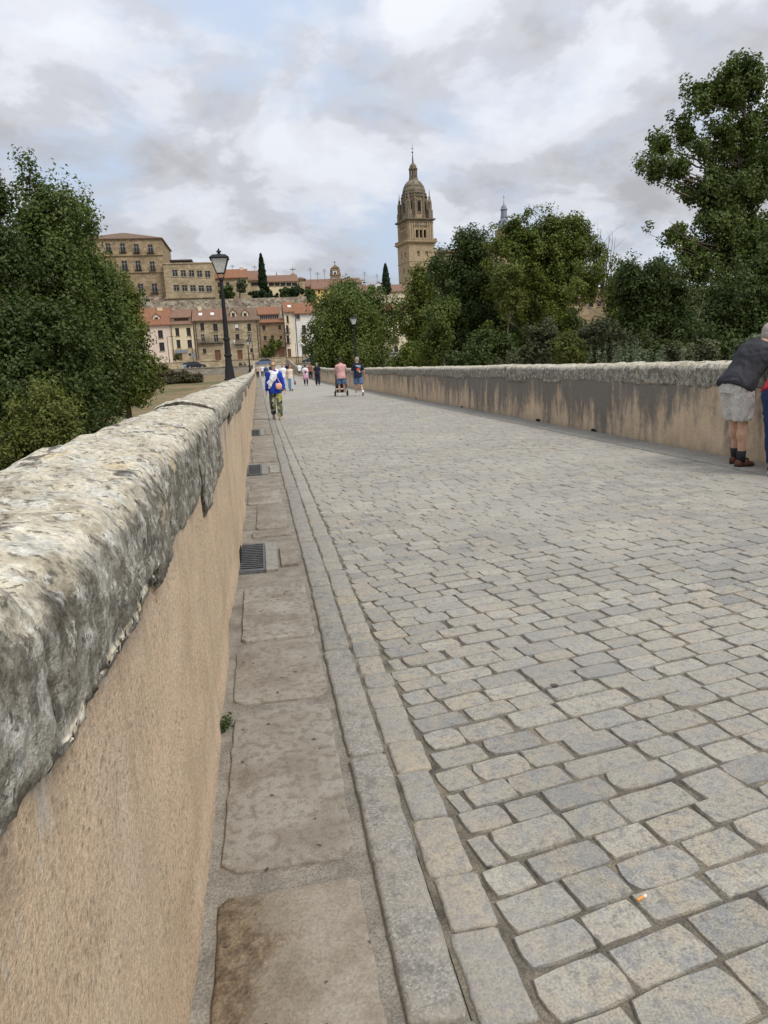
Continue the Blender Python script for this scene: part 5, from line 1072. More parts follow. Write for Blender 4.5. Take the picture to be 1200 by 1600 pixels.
# big right group
GR = 'trees beyond the right parapet'
tree('broadleaf_tree', 'small leafy tree at the left edge of the right group', 655, 62, [(655, 490, 36, 52), (640, 540, 24, 35), (662, 440, 26, 30), (690, 540, 40, 40), (645, 462, 18, 26)], LEAF_GRN, 34000, 0.21, group=GR, seed=13, clump=0.6, zst=1.2, trunk_r=0.22)
tree('broadleaf_tree', 'broad dark tree right of the cathedral tower', 730, 54, [(735, 420, 42, 55), (700, 450, 40, 55), (745, 500, 60, 60), (700, 530, 50, 45), (770, 450, 40, 60), (735, 385, 26, 30), (790, 540, 50, 40), (690, 410, 26, 30), (765, 385, 26, 26), (720, 470, 60, 60)], LEAF_DRK, 74000, 0.19, group=GR, seed=14, clump=0.55, zst=1.1, trunk_r=0.3)
tree('broadleaf_tree', 'highest tree of the right group with sunlit top, below the dome lantern', 830, 50, [(830, 395, 50, 58), (880, 370, 40, 40), (800, 430, 45, 60), (850, 460, 50, 45), (800, 370, 30, 30), (905, 395, 24, 32), (905, 350, 16, 18), (790, 520, 50, 45), (765, 372, 24, 24), (788, 366, 20, 20), (845, 352, 30, 20), (860, 420, 55, 60), (790, 400, 45, 45), (890, 430, 34, 40)], LEAF_GRN, 80000, 0.18, group=GR, seed=15, clump=0.5, zst=1.0, trunk_r=0.3, upsweep=0.4)
tree('broadleaf_tree', 'yellow green tree showing light leaves in front of the dark ones', 792, 46, [(795, 440, 24, 34), (800, 470, 22, 20)], LEAF_YEL, 7000, 0.16, group=GR, seed=16, clump=0.4, zst=1.0, trunk_r=0.12)
tree('broadleaf_tree', 'light green sapling in the lower middle of the right group', 690, 48, [(688, 510, 26, 40), (672, 540, 26, 26), (700, 480, 14, 22)], LEAF_WIL, 9000, 0.16, group=GR, seed=17, clump=0.4, zst=1.3, trunk_r=0.1)
tree('broadleaf_tree', 'dark leaved tree filling the lower middle of the right group', 850, 56, [(830, 510, 45, 45), (870, 490, 34, 40), (905, 520, 30, 34), (770, 520, 40, 40)], LEAF_DRK, 36000, 0.19, group=GR, seed=116, clump=0.5, zst=1.0, trunk_r=0.25)
tree('broadleaf_tree', 'small tree between the slender tree and the bushy dark tree', 965, 36, [(965, 470, 22, 40), (980, 440, 22, 28), (955, 510, 24, 30)], LEAF_GRN, 14000, 0.14, group=GR, seed=117, clump=0.36, zst=1.1, trunk_r=0.14, gap=0.2)
tree('slender_tree', 'thin tree with bare dead branches on top', 940, 42, [(925, 425, 32, 38), (945, 400, 22, 30), (900, 450, 30, 22), (965, 430, 20, 26)], LEAF_GRN, 9000, 0.15, group=GR, seed=18, clump=0.38, zst=1.0, trunk_r=0.16, bark=BARKP, bare=9, gap=0.35)
tree('broadleaf_tree', 'bushy dark tree left of the tall right poplar', 1020, 30, [(1000, 470, 36, 52), (1040, 450, 44, 50), (985, 425, 18, 26), (1080, 500, 50, 60), (1000, 530, 50, 40), (1045, 425, 20, 24)], LEAF_DRK, 52000, 0.125, group=GR, seed=19, clump=0.36, zst=1.1, trunk_r=0.2)
tree('poplar_tree', 'very tall poplar towering over the right edge of the picture', 1165, 24, [(1119, 150, 28, 62), (1164, 160, 40, 80), (1104, 230, 36, 42), (1039, 250, 36, 20), (1004, 262, 26, 18), (1149, 280, 55, 60), (1104, 330, 40, 34), (1034, 355, 34, 18), (1084, 160, 22, 40), (1174, 380, 50, 60), (1114, 400, 50, 50), (1209, 250, 50, 120), (1024, 225, 16, 12), (1059, 205, 16, 22), (1079, 290, 40, 40), (1064, 400, 40, 40), (1134, 340, 50, 50), (1122, 118, 20, 44), (1165, 105, 26, 46), (1085, 140, 16, 34)], LEAF_POP, 92000, 0.112, group=GR, seed=20, clump=0.27, zst=1.15, trunk_r=0.24, gap=0.10, upsweep=0.35)
tree('broadleaf_tree', 'dense dark tree under the tall poplar at the right edge', 1150, 20, [(1150, 470, 60, 60), (1110, 530, 60, 50), (1190, 530, 60, 50), (1200, 450, 40, 60)], LEAF_DRK, 46000, 0.11, group=GR, seed=21, clump=0.3, zst=1.1, trunk_r=0.18)
GB = 'bushes behind the right parapet'
for k, (px, Y, lo, lm, lab) in enumerate((
    (760, 34, [(760, 550, 45, 30), (720, 560, 30, 20)], LEAF_DRK, 'dark bush low in front of the broad dark tree'),
    (835, 30, [(835, 545, 32, 34), (800, 560, 26, 20), (860, 520, 16, 18)], LEAF_OLV, 'olive bush left of the bare topped slender tree'),
    (900, 27, [(900, 550, 38, 24), (880, 535, 20, 20)], LEAF_YEL, 'yellowish bush behind the middle of the right parapet'),
    (950, 29, [(945, 535, 40, 34), (985, 545, 32, 28), (920, 520, 22, 22)], LEAF_OLV, 'dry grey green shrub below the bare topped slender tree'),
    (1060, 17, [(1050, 560, 40, 20), (1090, 555, 36, 22)], LEAF_OLV, 'dull green shrub right of the pale grass plumes'),
    (650, 52, [(650, 560, 34, 18), (620, 566, 16, 12)], LEAF_GRN, 'low green bush at the left foot of the right group'))):
    tree('bush', lab, px, Y, lo, lm, 9000 if Y > 25 else 7000, 0.0042*Y+0.01, 'bush', GB, 40+k, 0.010*Y, 1.2, 0.05)
tree('bush', 'silvery leaved plant beside the leaning man', 1162, 9.2, [(1162, 548, 16, 16), (1150, 562, 12, 10), (1172, 535, 8, 10)], LEAF_GRY, 3000, 0.045, 'plant', None, 50, 0.06, 1.3, 0.02, base_z=0.3)
# grass plumes
def plumes(px, Y, n, h, lab, seed):
    rng = np.random.default_rng(seed); p = at(px, 575, Y); z0 = -1.5; e = empty('grass_plume', (p[0], Y, z0), 0, lab, 'plant', 'pale grass plumes behind the right parapet'); st = MB(); C = []; N = []
    for k in range(n):
        a = rng.uniform(-0.4, 0.4, 2); zt = at(px, 572, Y)[2]-z0+h*rng.uniform(0.5, 1.0); lean = rng.uniform(0.05, 0.35); b = np.array([a[0], a[1], 0.0]); t = np.array([a[0]+lean, a[1], zt]); pts = limb(st, b, t, 0.008, 0.003, 0.05, rng, 6, 4)
        for q in range(7): f = 0.72+0.28*q/6; j = min(4, int(f*5)); C.append(pts[j]+(pts[j+1]-pts[j])*(f*5-j)); N.append(np.array([0, 0, 1.0]))
    st.build('stems', LEAF_GRY, e); V, A = leaves_arrays(np.array(C), np.array(N), 14, 0.035, 1.8, 0.06, rng, 0.2, 0.25); link('leaves', np_mesh('leaves', V, np.arange(len(V)).reshape(-1, 4), LEAF_GRY, False, A), e)
plumes(948, 13.5, 16, 0.42, 'larger pale grass plume behind the right parapet', 60); plumes(985, 12.5, 10, 0.32, 'smaller pale grass plume right of the larger one', 61); plumes(1008, 11.5, 8, 0.28, 'leaning pale grass tuft, rightmost of the plumes', 62)
# upper town planting
def cypress(label, px, py0, py1, wpx, Y, seed):
    rng = np.random.default_rng(seed); b = at(px, py1, Y); t = at(px-1.0, py0, Y); h = t[2]-b[2]; w = wpx*Y/F/2; z0 = 12.0
    e = empty('cypress_tree', (b[0], Y, z0), 0, label, 'tree', 'cypresses'); n = 9000
    u = rng.random(n)**0.8; prof = np.minimum(1, (u/0.10+0.25))*np.clip((1-u), 0, 1)**0.62*1.15*(1+0.12*np.sin(u*37+seed)+0.10*rng.normal(0, 1, n)); a = rng.uniform(0, 2*np.pi, n); r = w*prof*rng.uniform(0.75, 1.05, n)
    C = np.stack([r*np.cos(a), r*np.sin(a), (b[2]-z0)+u*h], -1); N = np.stack([np.cos(a), np.sin(a), 0.5+0*a], -1)
    V, A = leaves_arrays(C, N, 1, 0.12, 2.0, 0.55, rng, 0.4, 0.4); link('crown', np_mesh('crown', V, np.arange(len(V)).reshape(-1, 4), LEAF_CYP, False, A), e)
    MB().tube([(0, 0, 0), (0, 0, b[2]-z0+h*0.8)], [0.35, 0.08], 8).build('trunk', BARK, e)
cypress('slender tall cypress on the upper terrace', 411.5, 397, 452, 11.5, 228, 70)
cypress('broader cypress right of the ivory house', 604, 413, 460, 12.5, 225, 71)
for k, (px, lo, lm, lab) in enumerate(((420, [(405, 459, 14, 11), (422, 458, 16, 12), (398, 462, 8, 8)], LEAF_CYP, 'long dark hedge below the slender cypress'), (449, [(449, 460, 9, 9)], LEAF_DRK, 'round shrub right of the long dark hedge'), (468, [(467, 459, 9, 11), (462, 452, 5, 6)], LEAF_CYP, 'dark shrub left of the small square stone block'), (357, [(355, 455, 10, 9), (345, 460, 7, 6)], LEAF_DRK, 'green shrub behind the lamp post on the upper terrace'), (486, [(485, 462, 7, 9)], LEAF_DRK, 'shrub in front of the yellow house'))):
    tree('shrub', lab, px, 212-k, lo, lm, 5000, 0.5, 'shrub', 'shrubs on the upper terrace', 80+k, 0.7, 0.9, 0.12, base_z=13, upsweep=0.2)
tree('palm_tree', 'small round headed palm on the upper terrace', 377, 214, [(377, 443, 8, 8), (378, 452, 5, 4)], LEAF_OLV, 2500, 0.6, 'tree', None, 90, 0.6, 1.0, 0.45, base_z=14)
tree('climbing_plant', 'dense green climber covering the wall of the brown stone house', 425, 170.6, [(425, 541, 16, 12), (415, 548, 7, 10), (436, 536, 6, 7)], LEAF_GRN, 6000, 0.30, 'plant', None, 91, 0.45, 1.0, 0.08, base_z=3.9, dy=0.14)
# tuft at the foot of the left wall
def tuft():
    rng = np.random.default_rng(5); e = empty('weed_tuft', (-0.238, 2.72, 0), 0, 'small green weed at the foot of the left parapet', 'weed'); C = np.array([[rng.normal(0, 0.012), rng.normal(0, 0.028), abs(rng.normal(0.012, 0.008))] for k in range(26)])
    V, A = leaves_arrays(C, np.tile([0.3, 0, 0.8], (26, 1)), 9, 0.010, 1.0, 0.013, rng); link('leaves', np_mesh('leaves', V, np.arange(len(V)).reshape(-1, 4), LEAF_DRK, False, A), e)
tuft()

# ================================================================== street furniture
def lamp_post(x, y, z, h, label, simple=False):
    e = empty('street_lamp', (x, y, z), 0, label, 'street lamp', 'iron street lamps on the bridge'); k = h/2.9; n = 12
    MB().lathe([(0.15, 0), (0.15, 0.03), (0.125, 0.05), (0.105, 0.22), (0.085, 0.40), (0.075, 0.53), (0.095, 0.545), (0.095, 0.585), (0.078, 0.60)], (0, 0, 0), 8, R_(22.5)).build('base', IRON, e).scale = (k, k, k)
    MB().lathe([(0.072, 0.60), (0.062, 0.90), (0.080, 0.915), (0.080, 0.955), (0.060, 0.97), (0.045, 1.6), (0.038, 2.22), (0.058, 2.235), (0.058, 2.27), (0.03, 2.29)], (0, 0, 0), n).build('column', IRON, e, False).scale = (k, k, k)
    for q in range(4):
        a = q*math.pi/2+R_(45); c, s = math.cos(a), math.sin(a)
        MB().tube([(0.03*c, 0.03*s, 2.26), (0.09*c, 0.09*s, 2.30), (0.105*c, 0.105*s, 2.38)], 0.008, 5).build('bracket', IRON, e).scale = (k, k, k)
        MB().tube([(0.118*c, 0.118*s, 2.385), (0.262*c, 0.262*s, 2.69)], 0.009, 5).build('lantern_bar', IRON, e).scale = (k, k, k)
    r2 = math.sqrt(2); MB().lathe([(0.105*r2*0.8, 2.375), (0.105*r2*0.8, 2.392)], (0, 0, 0), 4, R_(45)).build('lantern_floor', IRON, e).scale = (k, k, k)
    MB().lathe([(0.112, 2.394), (0.254, 2.688)], (0, 0, 0), 4, R_(45)).build('glass', LAMPGLASS, e).scale = (k, k, k)
    MB().lathe([(0.30, 2.690), (0.305, 2.715), (0.20, 2.775), (0.075, 2.795), (0.06, 2.80)], (0, 0, 0), 4, R_(45)).build('lantern_roof', IRON, e).scale = (k, k, k)
    MB().lathe([(0.035, 2.80), (0.028, 2.835), (0.06, 2.845), (0.05, 2.87), (0.015, 2.885), (0.022, 2.90), (0.004, 2.93)], (0, 0, 0), 10).build('finial', IRON, e).scale = (k, k, k)
    return e
lamp_post(-0.635, 17.0, 1.20, 2.86, 'black iron lamp post standing on the left parapet, nearest')
lamp_post(-0.66, 66, 1.16+float(gz(66)), 2.9, 'black iron lamp post far along the left parapet, before the stone houses')
lamp_post(6.22, 46, 1.17, 3.35, 'black iron lamp post on the right parapet before the round willow')
def pole(px, ytop, ybase, Y, lab, arm=0, head=None, mat=None, r=0.07):
    p = at(px, ybase, Y); z1 = at(px, ytop, Y)[2]; e = empty('street_pole', (p[0], Y, p[2]), 0, lab, 'pole', 'poles on the far street'); h = z1-p[2]
    MB().lathe([(r*1.5, 0), (r*1.3, 0.6), (r, 0.7), (r*0.7, h)], (0, 0, 0), 8).build('shaft', mat or IRON, e)
    if arm: MB().tube([(0, 0, h-0.05), (arm, 0, h+0.05)], r*0.6, 6).build('arm', mat or IRON, e); MB().box(arm-0.1 if arm > 0 else arm-0.5, arm+0.5 if arm > 0 else arm+0.1, -0.14, 0.14, h-0.02, h+0.12).build('lamp_head', mat or IRON, e)
    if head == 'sign': MB().box(-0.35, 0.35, -0.06, -0.02, h*0.28, h*0.28+0.9).build('sign_plate', LEAD, e)
    if head == 'light': MB().box(-0.17, 0.17, -0.32, -0.08, h*0.25, h*0.25+0.95).build('signal_head', FRAMEB, e)
    if head == 'lantern': MB().lathe([(0.12, h), (0.25, h+0.5), (0.32, h+0.52), (0.05, h+0.8)], (0, 0, 0), 6).build('lantern', LAMPGLASS, e)
pole(265, 526, 566, 164, 'dark street light with a short arm before the pinkish house', 0.9)
pole(303, 521, 573, 158, 'dark pole with a sign plate before the yellow house', 0, 'sign')
pole(397, 520, 573, 160, 'dark pole with signal box right of the far lamp post', -0.4, 'light')
pole(369, 537, 568, 166, 'white street lamp before the stone house with dormers', 0, 'lantern', FRAMEW, 0.06)
pole(464, 536, 573, 158, 'plain dark pole before the white house, left of a pair', 0, None, None, 0.06)
pole(467, 541, 573, 162, 'plain dark pole before the white house, right of a pair', 0, None, None, 0.06)
pole(474, 541, 573, 160, 'lantern pole before the dark shop front', 0, 'lantern')
pole(479, 551, 573, 159, 'short pole with blue sign plate near the willow', 0, 'sign')

# ---------------- cars
def paint(name, c): return plain(name, c, 0.3, 0.5, 0.2, 0.05, 1)
TYRE = plain('tyre_rubber', (0.02, 0.02, 0.02), 0.85); RIM = plain('steel_rim', (0.45, 0.45, 0.46), 0.35, 0.5, 0.7); LIGHTG = plain('headlight_glass', (0.75, 0.75, 0.72), 0.2, 0.6); REDG = plain('red_light_glass', (0.4, 0.02, 0.02), 0.25, 0.6)
def car(px, py, Y, col, label, rz=0.0, kind='sedan', L=4.3):
    p = at(px, py, Y); e = empty('parked_car', (p[0], Y, 2.255 if Y < 166 else 2.425), rz, label, 'car', 'cars on the far street'); W = 0.86
    if kind == 'sedan': low = [(-L/2, 0.35), (-L/2+0.05, 0.75), (-L*0.32, 0.88), (L*0.24, 0.92), (L*0.46, 0.72), (L/2, 0.55), (L/2, 0.3)]; cab = [(-L*0.40, 0.87), (-L*0.24, 1.38), (L*0.06, 1.42), (L*0.27, 0.90)]
    elif kind == 'van': low = [(-L/2, 0.35), (-L/2, 1.0), (-L*0.3, 1.05), (L*0.3, 1.05), (L*0.44, 0.95), (L/2, 0.7), (L/2, 0.3)]; cab = [(-L*0.49, 1.04), (-L*0.47, 1.85), (L*0.18, 1.88), (L*0.38, 1.03)]
    else: low = [(-L/2, 0.35), (-L/2, 0.85), (-L*0.35, 0.95), (L*0.2, 0.95), (L*0.44, 0.78), (L/2, 0.6), (L/2, 0.3)]; cab = [(-L*0.46, 0.94), (-L*0.40, 1.42), (L*0.04, 1.48), (L*0.26, 0.94)]
    m = MB(); n = len(low); secs = []
    for yy, s in ((-W, 0.96), (-W*0.92, 1.0), (W*0.92, 1.0), (W, 0.96)): secs.append([(x*s, yy, 0.3+(z-0.3)*(s if s == 1 else 0.93)) for x, z in low])
    m.loft(secs); m.build('body', col, e, False)
    c = MB(); c.loft([[(x*0.98, -W*0.80, z) if z > 1.1 else (x, -W*0.93, z) for x, z in cab], [(x*0.98, W*0.80, z) if z > 1.1 else (x, W*0.93, z) for x, z in cab]]); c.build('cabin_glass', GLASS, e)
    x0, x1 = cab[1][0], cab[2][0]; MB().box(x0-0.02, x1+0.02, -W*0.80, W*0.80, cab[1][1]+0.004, cab[1][1]+0.06).build('roof_panel', col, e)
    for s in (-1, 1):
        for x in (-L*0.31, L*0.31):
            w = MB().lathe([(0.31, -0.1), (0.33, -0.06), (0.33, 0.06), (0.31, 0.1)], (0, 0, 0), 16).build('wheel', TYRE, e); w.location = (x, s*(W-0.07), 0.33); w.rotation_euler = (math.pi/2, 0, 0)
            MB().lathe([(0.2, -0.115), (0.2, 0.115)], (0, 0, 0), 12).build('rim', RIM, w)
        MB().box(L*0.475, L*0.495, s*W*0.62-0.15, s*W*0.62+0.15, 0.55, 0.68).build('headlight', LIGHTG, e); MB().box(-L*0.5-0.01, -L*0.49, s*W*0.68-0.12, s*W*0.68+0.12, 0.62, 0.78).build('tail_light', REDG, e)
        MB().box(x0*0.2-0.03, x0*0.2+0.03, s*W*0.81-0.03, s*W*0.81+0.03, 0.95, cab[1][1]).build('door_pillar', col, e)
car(412, 569, 158, paint('blue_car_paint', (0.16, 0.22, 0.36)), 'blue grey saloon car crossing behind the lady in blue', math.pi, 'sedan', 4.5)
car(300, 571, 159, paint('silver_car_paint', (0.42, 0.45, 0.50)), 'silver car on the street beside the yellow house', 0, 'hatch', 4.1)
car(307, 573, 155, paint('black_car_paint', (0.03, 0.03, 0.035)), 'black car in front of the silver one', 0, 'hatch', 4.0)
car(487, 571, 159, paint('dark_car_paint', (0.05, 0.055, 0.07)), 'dark car right of the black shirted walker', math.pi, 'hatch', 4.2)
car(500, 569, 164, paint('white_car_paint', (0.70, 0.70, 0.70)), 'white van parked left of the willow', 0, 'van', 4.6)
car(622, 566, 160, paint('white_car_paint_two', (0.68, 0.68, 0.70)), 'white car glimpsed between the willow and the right trees', 0, 'hatch', 4.2)
# parked scooter before the stone house
def scooter():
    p = at(379, 571, 157); e = empty('scooter', (p[0], 157, 2.255), 0.2, 'dark scooter parked left of the far lamp post', 'scooter')
    for x in (-0.55, 0.6):
        w = MB().lathe([(0.22, -0.05), (0.25, 0), (0.22, 0.05)], (0, 0, 0), 14).build('wheel', TYRE, e); w.location = (x, 0, 0.25); w.rotation_euler = (math.pi/2, 0, 0)
    MB().loft([[(-0.75, s*0.16, z) for s, z in ((-1, 0.45), (1, 0.45), (1, 0.75), (-1, 0.75))], [(-0.2, s*0.17, z) for s, z in ((-1, 0.25), (1, 0.25), (1, 0.78), (-1, 0.78))], [(0.05, s*0.16, z) for s, z in ((-1, 0.25), (1, 0.25), (1, 0.36), (-1, 0.36))], [(0.42, s*0.16, z) for s, z in ((-1, 0.25), (1, 0.25), (1, 0.36), (-1, 0.36))]]).build('body', FRAMEB, e)
    MB().box(-0.7, -0.1, -0.14, 0.14, 0.785, 0.87).build('seat', IRON, e); MB().tube([(0.6, 0, 0.25), (0.42, 0, 0.95), (0.36, 0, 1.05)], 0.035, 6).tube([(0.36, -0.32, 1.06), (0.36, 0.32, 1.06)], 0.02, 6).build('handlebar', IRON, e); MB().box(0.40, 0.5, -0.18, 0.18, 0.4, 0.98).build('leg_shield', FRAMEB, e)
scooter()
# cigarette end
cb = gr(1002, 1406, 0.004); e = empty('cigarette_end', (cb[0], cb[1], 0.006), 0.3, 'orange cigarette end lying on the cobbles', 'cigarette end')
MB().tube([(-0.016, 0, 0.004), (0.008, 0, 0.004)], 0.004, 8).build('filter', plain('cork_paper', (0.65, 0.30, 0.08), 0.8, var=0.15), e); MB().tube([(0.008, 0, 0.004), (0.018, 0.001, 0.004)], 0.0042, 8).build('stub', plain('white_paper', (0.7, 0.66, 0.6), 0.8), e)

# ================================================================== people
def cloth(name, c, fine=None, var=0.12): return plain(name, c, 0.9, 0.15, 0, var, 9, 0.25, fine)
SKIN = plain('skin', (0.52, 0.32, 0.22), 0.55, 0.3, 0, 0.06, 14); SKIN2 = plain('tanned_skin', (0.42, 0.235, 0.15), 0.55, 0.3, 0, 0.06, 14)
HAIR_D = plain('dark_hair', (0.035, 0.024, 0.018), 0.6, 0.3, 0, 0.3, 60); HAIR_B = plain('blond_hair', (0.21, 0.125, 0.055), 0.6, 0.3, 0, 0.25, 60); HAIR_G = plain('grey_hair', (0.33, 0.29, 0.25), 0.6, 0.3, 0, 0.25, 60)
EYE = plain('dark_eye', (0.03, 0.025, 0.02), 0.3, 0.5)
TMP = bpy.data.scenes.new('workshop')
def remesh(name, mb, vox, mat, smooth=4, flat_z=None, fold=0.0):
    me = bpy.data.meshes.new('t'); me.from_pydata(mb.v, [], mb.f)
    bm = bmesh.new(); bm.from_mesh(me); bmesh.ops.recalc_face_normals(bm, faces=bm.faces); bm.to_mesh(me); bm.free()
    o = bpy.data.objects.new('t', me); TMP.collection.objects.link(o)
    m = o.modifiers.new('r', 'REMESH'); m.mode = 'VOXEL'; m.voxel_size = vox
    if smooth: s = o.modifiers.new('s', 'SMOOTH'); s.factor = 0.5; s.iterations = smooth
    TMP.view_layers[0].update(); ev = o.evaluated_get(TMP.view_layers[0].depsgraph); out = bpy.data.meshes.new_from_object(ev); out.name = name
    bpy.data.objects.remove(o); bpy.data.meshes.remove(me)
    if fold:                                   # cloth folds
        n = len(out.vertices); V = np.empty(n*3, np.float32); Nn = np.empty(n*3, np.float32); out.vertices.foreach_get('co', V); out.vertices.foreach_get('normal', Nn)
        V = V.reshape(-1, 3); Nn = Nn.reshape(-1, 3); q = fbm(V*np.array([15, 15, 7])+np.array([3, 1, 9])+1.5*fbm(V*4, 2, 8)[:, None], 3, 41)
        V = V+Nn*(fold*(np.abs(q)*1.6-0.35))[:, None]; out.vertices.foreach_set('co', V.astype(np.float32).ravel()); out.update()
    if flat_z is not None:
        for v in out.vertices:
            if v.co.z < flat_z: v.co.z = flat_z
    out.materials.clear(); out.materials.append(mat); out.polygons.foreach_set('use_smooth', [True]*len(out.polygons)); return out
def ball(mb, c, r, n=12):
    r = (r, r, r) if not hasattr(r, '__len__') else r
    rings = []
    for i in range(1, n//2):
        t = math.pi*i/(n//2); rings.append([(c[0]+r[0]*math.sin(t)*math.cos(2*math.pi*k/n), c[1]+r[1]*math.sin(t)*math.sin(2*math.pi*k/n), c[2]-r[2]*math.cos(t)) for k in range(n)])
    b = len(mb.v); mb.v += [p for q in rings for p in q]; m = len(rings)
    for i in range(m-1):
        for k in range(n): mb.f.append((b+i*n+k, b+i*n+(k+1) % n, b+(i+1)*n+(k+1) % n, b+(i+1)*n+k))
    mb.v += [(c[0], c[1], c[2]-r[2]), (c[0], c[1], c[2]+r[2])]; p0, p1 = len(mb.v)-2, len(mb.v)-1
    for k in range(n): mb.f.append((p0, b+(k+1) % n, b+k)); mb.f.append((p1, b+(m-1)*n+k, b+(m-1)*n+(k+1) % n))
def caps(mb, a, b, ra, rb, ends=(1, 1)):
    mb.tube([a, b], [ra, rb], 12)
    if ends[0]: ball(mb, a, ra*0.99)
    if ends[1]: ball(mb, b, rb*0.99)
def person(label, x, y, face, h, legs=((8, 5), (-8, 15)), arms=((10, 8, 15), (-10, 8, 15)), lean=0, wear=None, skin=None, hair=None, hairstyle='short', seed=0, vox=0.011, head_yaw=0, head_pitch=0, z=None, leglean=0, group=None, wide=1.0, name='person'):
    wear = wear or {}; skin = skin or SKIN; hair = hair or HAIR_D
    zb = float(gz(y)) if z is None else z
    e = empty(name, (x, y, zb), R_(face), label, 'person', group); S = h/1.75; V3 = Vector
    def rx(v, deg): a = R_(deg); return V3((v.x, v.y*math.cos(a)-v.z*math.sin(a), v.y*math.sin(a)+v.z*math.cos(a)))
    hip = V3((0, 0, 0.92)); J = {}
    for s, (sw, kb) in zip((-1, 1), legs):     # sw > 0: thigh swings forward (+y)
        hp = hip+V3((s*0.088*wide, 0, 0)); kn = hp+rx(V3((s*0.012, 0, -0.43)), sw); an = kn+rx(V3((0, 0, -0.41)), sw-kb); J[s] = (hp, kn, an, sw-kb)
    low = min(J[-1][2].z, J[1][2].z); dz = 0.085-low
    drop = lambda v: v+V3((0, 0, dz))
    for s in (-1, 1): hp, kn, an, f = J[s]; J[s] = (drop(hp), drop(kn), drop(an), f)
    hip = drop(hip)
    def up(v): return hip+rx(V3(v), -lean)      # upper body leans forward (+y)
    waist, chest, sh, nk, hd = up((0, 0, 0.14)), up((0, 0.005, 0.36)), up((0, 0, 0.50)), up((0, 0.012, 0.565)), up((0, 0.03, 0.682))
    A = {}
    for s, (sw, ab, eb) in zip((-1, 1), arms):
        sp = up((s*0.172*wide, -0.005, 0.452)); d = rx(V3((s*math.sin(R_(ab)), 0, -math.cos(R_(ab)))), sw); el = sp+d*0.29
        d2 = rx(V3((s*math.sin(R_(ab*0.5)), 0, -math.cos(R_(ab*0.5)))), sw+eb); wr = el+d2*0.25; A[s] = (sp, el, wr, d2)
    def ring(c, w, d, n=16, tilt=lean):
        return [c+rx(V3((w*math.cos(2*math.pi*k/n), d*math.sin(2*math.pi*k/n), 0)), -tilt) for k in range(n)]
    def torso(mb, g=0.0, z0=-0.05, hem=None):
        secs = []
        for t, w, d in ((z0, 0.172 if g else 0.160, 0.130 if g else 0.120), (0.0, 0.170, 0.128), (0.07, 0.158, 0.117), (0.15, 0.142, 0.103), (0.25, 0.150, 0.110), (0.36, 0.168, 0.120), (0.43, 0.172, 0.112), (0.475, 0.145, 0.092), (0.51, 0.105, 0.078), (0.54, 0.07, 0.062)):
            secs.append(ring(up((0, 0, t)), w*wide+g, d*wide+g))
        mb.loft(secs)
    # body
    b = MB(); torso(b)
    b.tube([up((0, 0, 0.49)), nk+V3((0, 0, 0)), hd], [0.062, 0.054, 0.05], 12)
    for s in (-1, 1):
        hp, kn, an, f = J[s]; caps(b, hp, kn, 0.082*wide, 0.056); caps(b, kn, an, 0.054, 0.037)
        mid = kn+(an-kn)*0.3+V3((0, -0.012, 0)); ball(b, mid, (0.052, 0.055, 0.10))
        sp, el, wr, d2 = A[s]; caps(b, sp, el, 0.052, 0.040); caps(b, el, wr, 0.040, 0.027)
        pal = wr+d2*0.05; b.loft([[wr+d2*t+rx(V3((0.5*wx*math.cos(q), wy*math.sin(q), 0)), 0) for q in np.linspace(0, 2*math.pi, 11)[:-1]] for t, wx, wy in ((0.0, 0.035, 0.024), (0.04, 0.034, 0.042), (0.085, 0.030, 0.044))])
        for q in range(4):                       # fingers
            o_ = V3((0, (q-1.5)*0.021, 0)); L = (0.062, 0.075, 0.070, 0.052)[q]; p0 = wr+d2*0.075+o_; p1 = p0+d2*L*0.55+V3((-s*0.006, 0, 0)); p2 = p1+d2*L*0.5+V3((-s*0.018, 0, 0)); b.tube([p0, p1, p2], [0.0095, 0.009, 0.0075], 8)
        t0 = wr+d2*0.025+V3((0, 0.035, 0)); b.tube([t0, t0+d2*0.035+V3((0, 0.022, 0)), t0+d2*0.068+V3((-s*0.01, 0.024, 0))], [0.012, 0.0105, 0.0085], 8)
        ft = V3((0, math.cos(R_(f*0.3)), 0)); ball(b, an+V3((0, 0.04, -0.045)), (0.038, 0.11, 0.035))
    hm = Matrix.Rotation(R_(head_yaw), 3, 'Z') @ Matrix.Rotation(R_(head_pitch-lean*0.4), 3, 'X')
    hv = lambda v: hd+hm @ V3(v)
    hb = MB()
    ball(hb, (0, 0, 0.015), (0.075, 0.095, 0.105), 16); ball(hb, (0, 0.022, -0.045), (0.058, 0.072, 0.075), 14); ball(hb, (0, 0.06, -0.085), (0.03, 0.03, 0.026))
    hb.tube([(0, 0.092, 0.015), (0, 0.112, -0.022), (0, 0.096, -0.03)], [0.009, 0.014, 0.010], 8)
    for s in (-1, 1): ball(hb, (s*0.077, -0.005, -0.01), (0.010, 0.02, 0.032), 10); ball(hb, (s*0.034, 0.082, 0.022), (0.02, 0.012, 0.008), 8)
    ball(hb, (0, 0.086, -0.055), (0.026, 0.014, 0.010), 10)
    b.v += []; off = len(b.v); b.v += [tuple(hv(p)) for p in hb.v]; b.f += [tuple(i+off for i in q) for q in hb.f]
    body = link('body', remesh('body', b, vox*1.25, skin, 2), e)
    for s in (-1, 1):
        m = MB(); ball(m, hv((s*0.032, 0.088, 0.004)), (0.011, 0.008, 0.007), 8); m.build('eye', EYE, e, True)
    # hair
    hm_ = MB(); c = lambda *v: tuple(hv(v))
